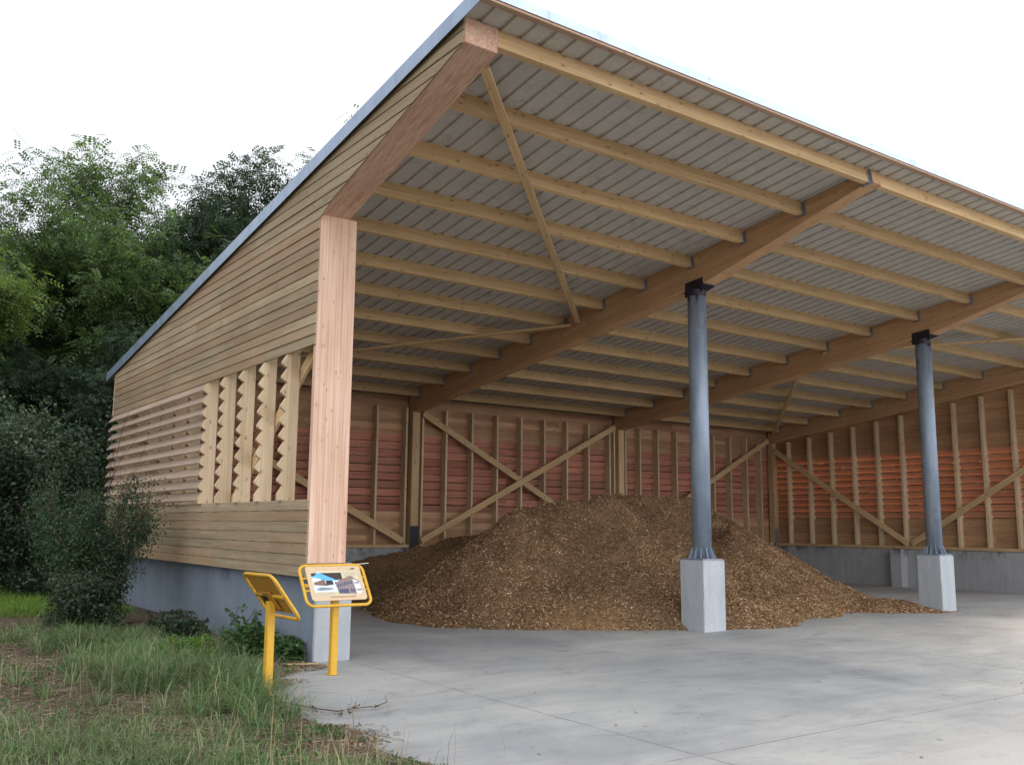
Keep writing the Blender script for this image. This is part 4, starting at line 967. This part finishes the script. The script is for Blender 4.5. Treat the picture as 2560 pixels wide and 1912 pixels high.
# fallen twig, lath
m = MB(); pts = [(-1.28,-1.95,.03),(-1.12,-2.28,.03),(-1.0,-2.62,.025),(-.9,-2.78,.02),(-.72,-2.74,.02),(-.55,-2.80,.03),(-.42,-2.74,.04),(-.30,-2.48,.05)]
m.tube(pts, [.006,.006,.005,.005,.004,.004,.003,.002], 6)
for i, (a, b) in enumerate((((-1.12,-2.28),(-1.0,-2.2)),((-1.0,-2.62),(-1.12,-2.75)),((-.72,-2.74),(-.66,-2.62)),((-.9,-2.78),(-.95,-2.95)))): m.tube([(*a,.025),(*b,.05)], [.004,.002], 5)
tw = m.build('fallen_twig', M['twig']); tagp(tw, 'thin dark fallen twig lying on the concrete below the left sign', 'twig')
cs = np.array([(-1.15,-2.2,.03),(-1.02,-2.5,.03),(-1.08,-2.75,.03),(-.95,-2.9,.03),(-.7,-2.7,.03),(-.56,-2.82,.03),(-.84,-2.85,.03)]); V, F = leaves(cs, 7, .05, .035, .7, .3, 0); link('withered_leaves', npmesh('withered_leaves', V, F), M['litter'], tw)
m = MB(); m.tube([(-.62,-3.12,.02),(-.40,-2.75,.03),(-.36,-2.70,.035)], [.003,.003,.002], 5); tagp(m.build('straw_stalk', M['straw']), 'pale straw stalk crossing the fallen twig on the concrete', 'straw')
m = MB(); m.box(-.17,.17,-.018,.018,.0,.012,.002); o = m.build('wood_lath', M['spruce']); o.location = (-.07,-.16,.018); o.rotation_euler = (0,0,-.35); tagp(o, 'short pale lath lying on the litter at the foot of the corner pier', 'lath')

# ------------------------------------------------------------------ wood beyond the right gable
GR = 'trees beyond the right gable'
for i, (k, x, y, h, rz, mat, lab) in enumerate([
 (3, 33,-3.5, 6.4, .4,'leafdark','low dark tree beyond the right gable, nearest the open front'),
 (2, 34, 1.0, 6.8,1.6,'leafdark','low dark tree beyond the right gable, second from the front'),
 (3, 32.5,5.2, 6.2,2.9,'leafdark','low dark tree beyond the middle of the right gable'),
 (2, 33, 9.6, 6.8,4.1,'leafdark','low dark tree beyond the back of the right gable'),
 (3, 31,14.5, 7.0,5.0,'leafdark','low dark tree beyond the far rear corner of the shed')]):
    place(k, 'dark_tree', x, y, h, rz, mat, lab, GR, sx=1.5)
for i, (x, y, rz, lab) in enumerate([(29,-1.5,.3,'dark bush beyond the front of the right gable'),(29.5,2.8,1.3,'dark bush beyond the middle of the right gable'),(29,7.0,2.3,'dark bush beyond the back half of the right gable'),(28,11.4,3.3,'dark bush beyond the far rear corner'),
    (21,12.8,.8,'dark bush behind the far end of the rear wall'),(24.5,13,1.9,'dark bush farthest right along the wood edge')]):
    bush(bm1, x, y, 1.35, rz, 'leafdark', lab, 'bushes beyond the right gable')
for i, (x, y, rz) in enumerate([(26.5,-.2,.5),(27,4.6,1.7),(26.5,9.0,2.9),(27,-4.0,4.0)]):
    bush(bm2, x, y, 2.0, rz, 'leafdark', 'tall dark bush close outside the right gable, %s' % ('before its front part','outside its middle','outside its rear part','in front of its open corner')[i], 'bushes beyond the right gable')
for i, (x, y, rz) in enumerate([(3.9,13.6,.9),(6.8,13.8,2.2),(9.9,13.6,3.6),(13.5,13.8,4.8),(16.9,13.6,.2),(19.9,13.8,1.4),(1.7,13.8,2.7)]):
    bush(bm2, x, y, 1.85, rz, 'leafdark', 'tall dark bush right behind the rear wall, %s' % ('behind the middle of its first bay','behind the first rear post','behind the middle of its second bay','behind the second rear post','behind the middle of its third bay','behind its far corner','near the low roof corner')[i], 'bushes right behind the rear wall')
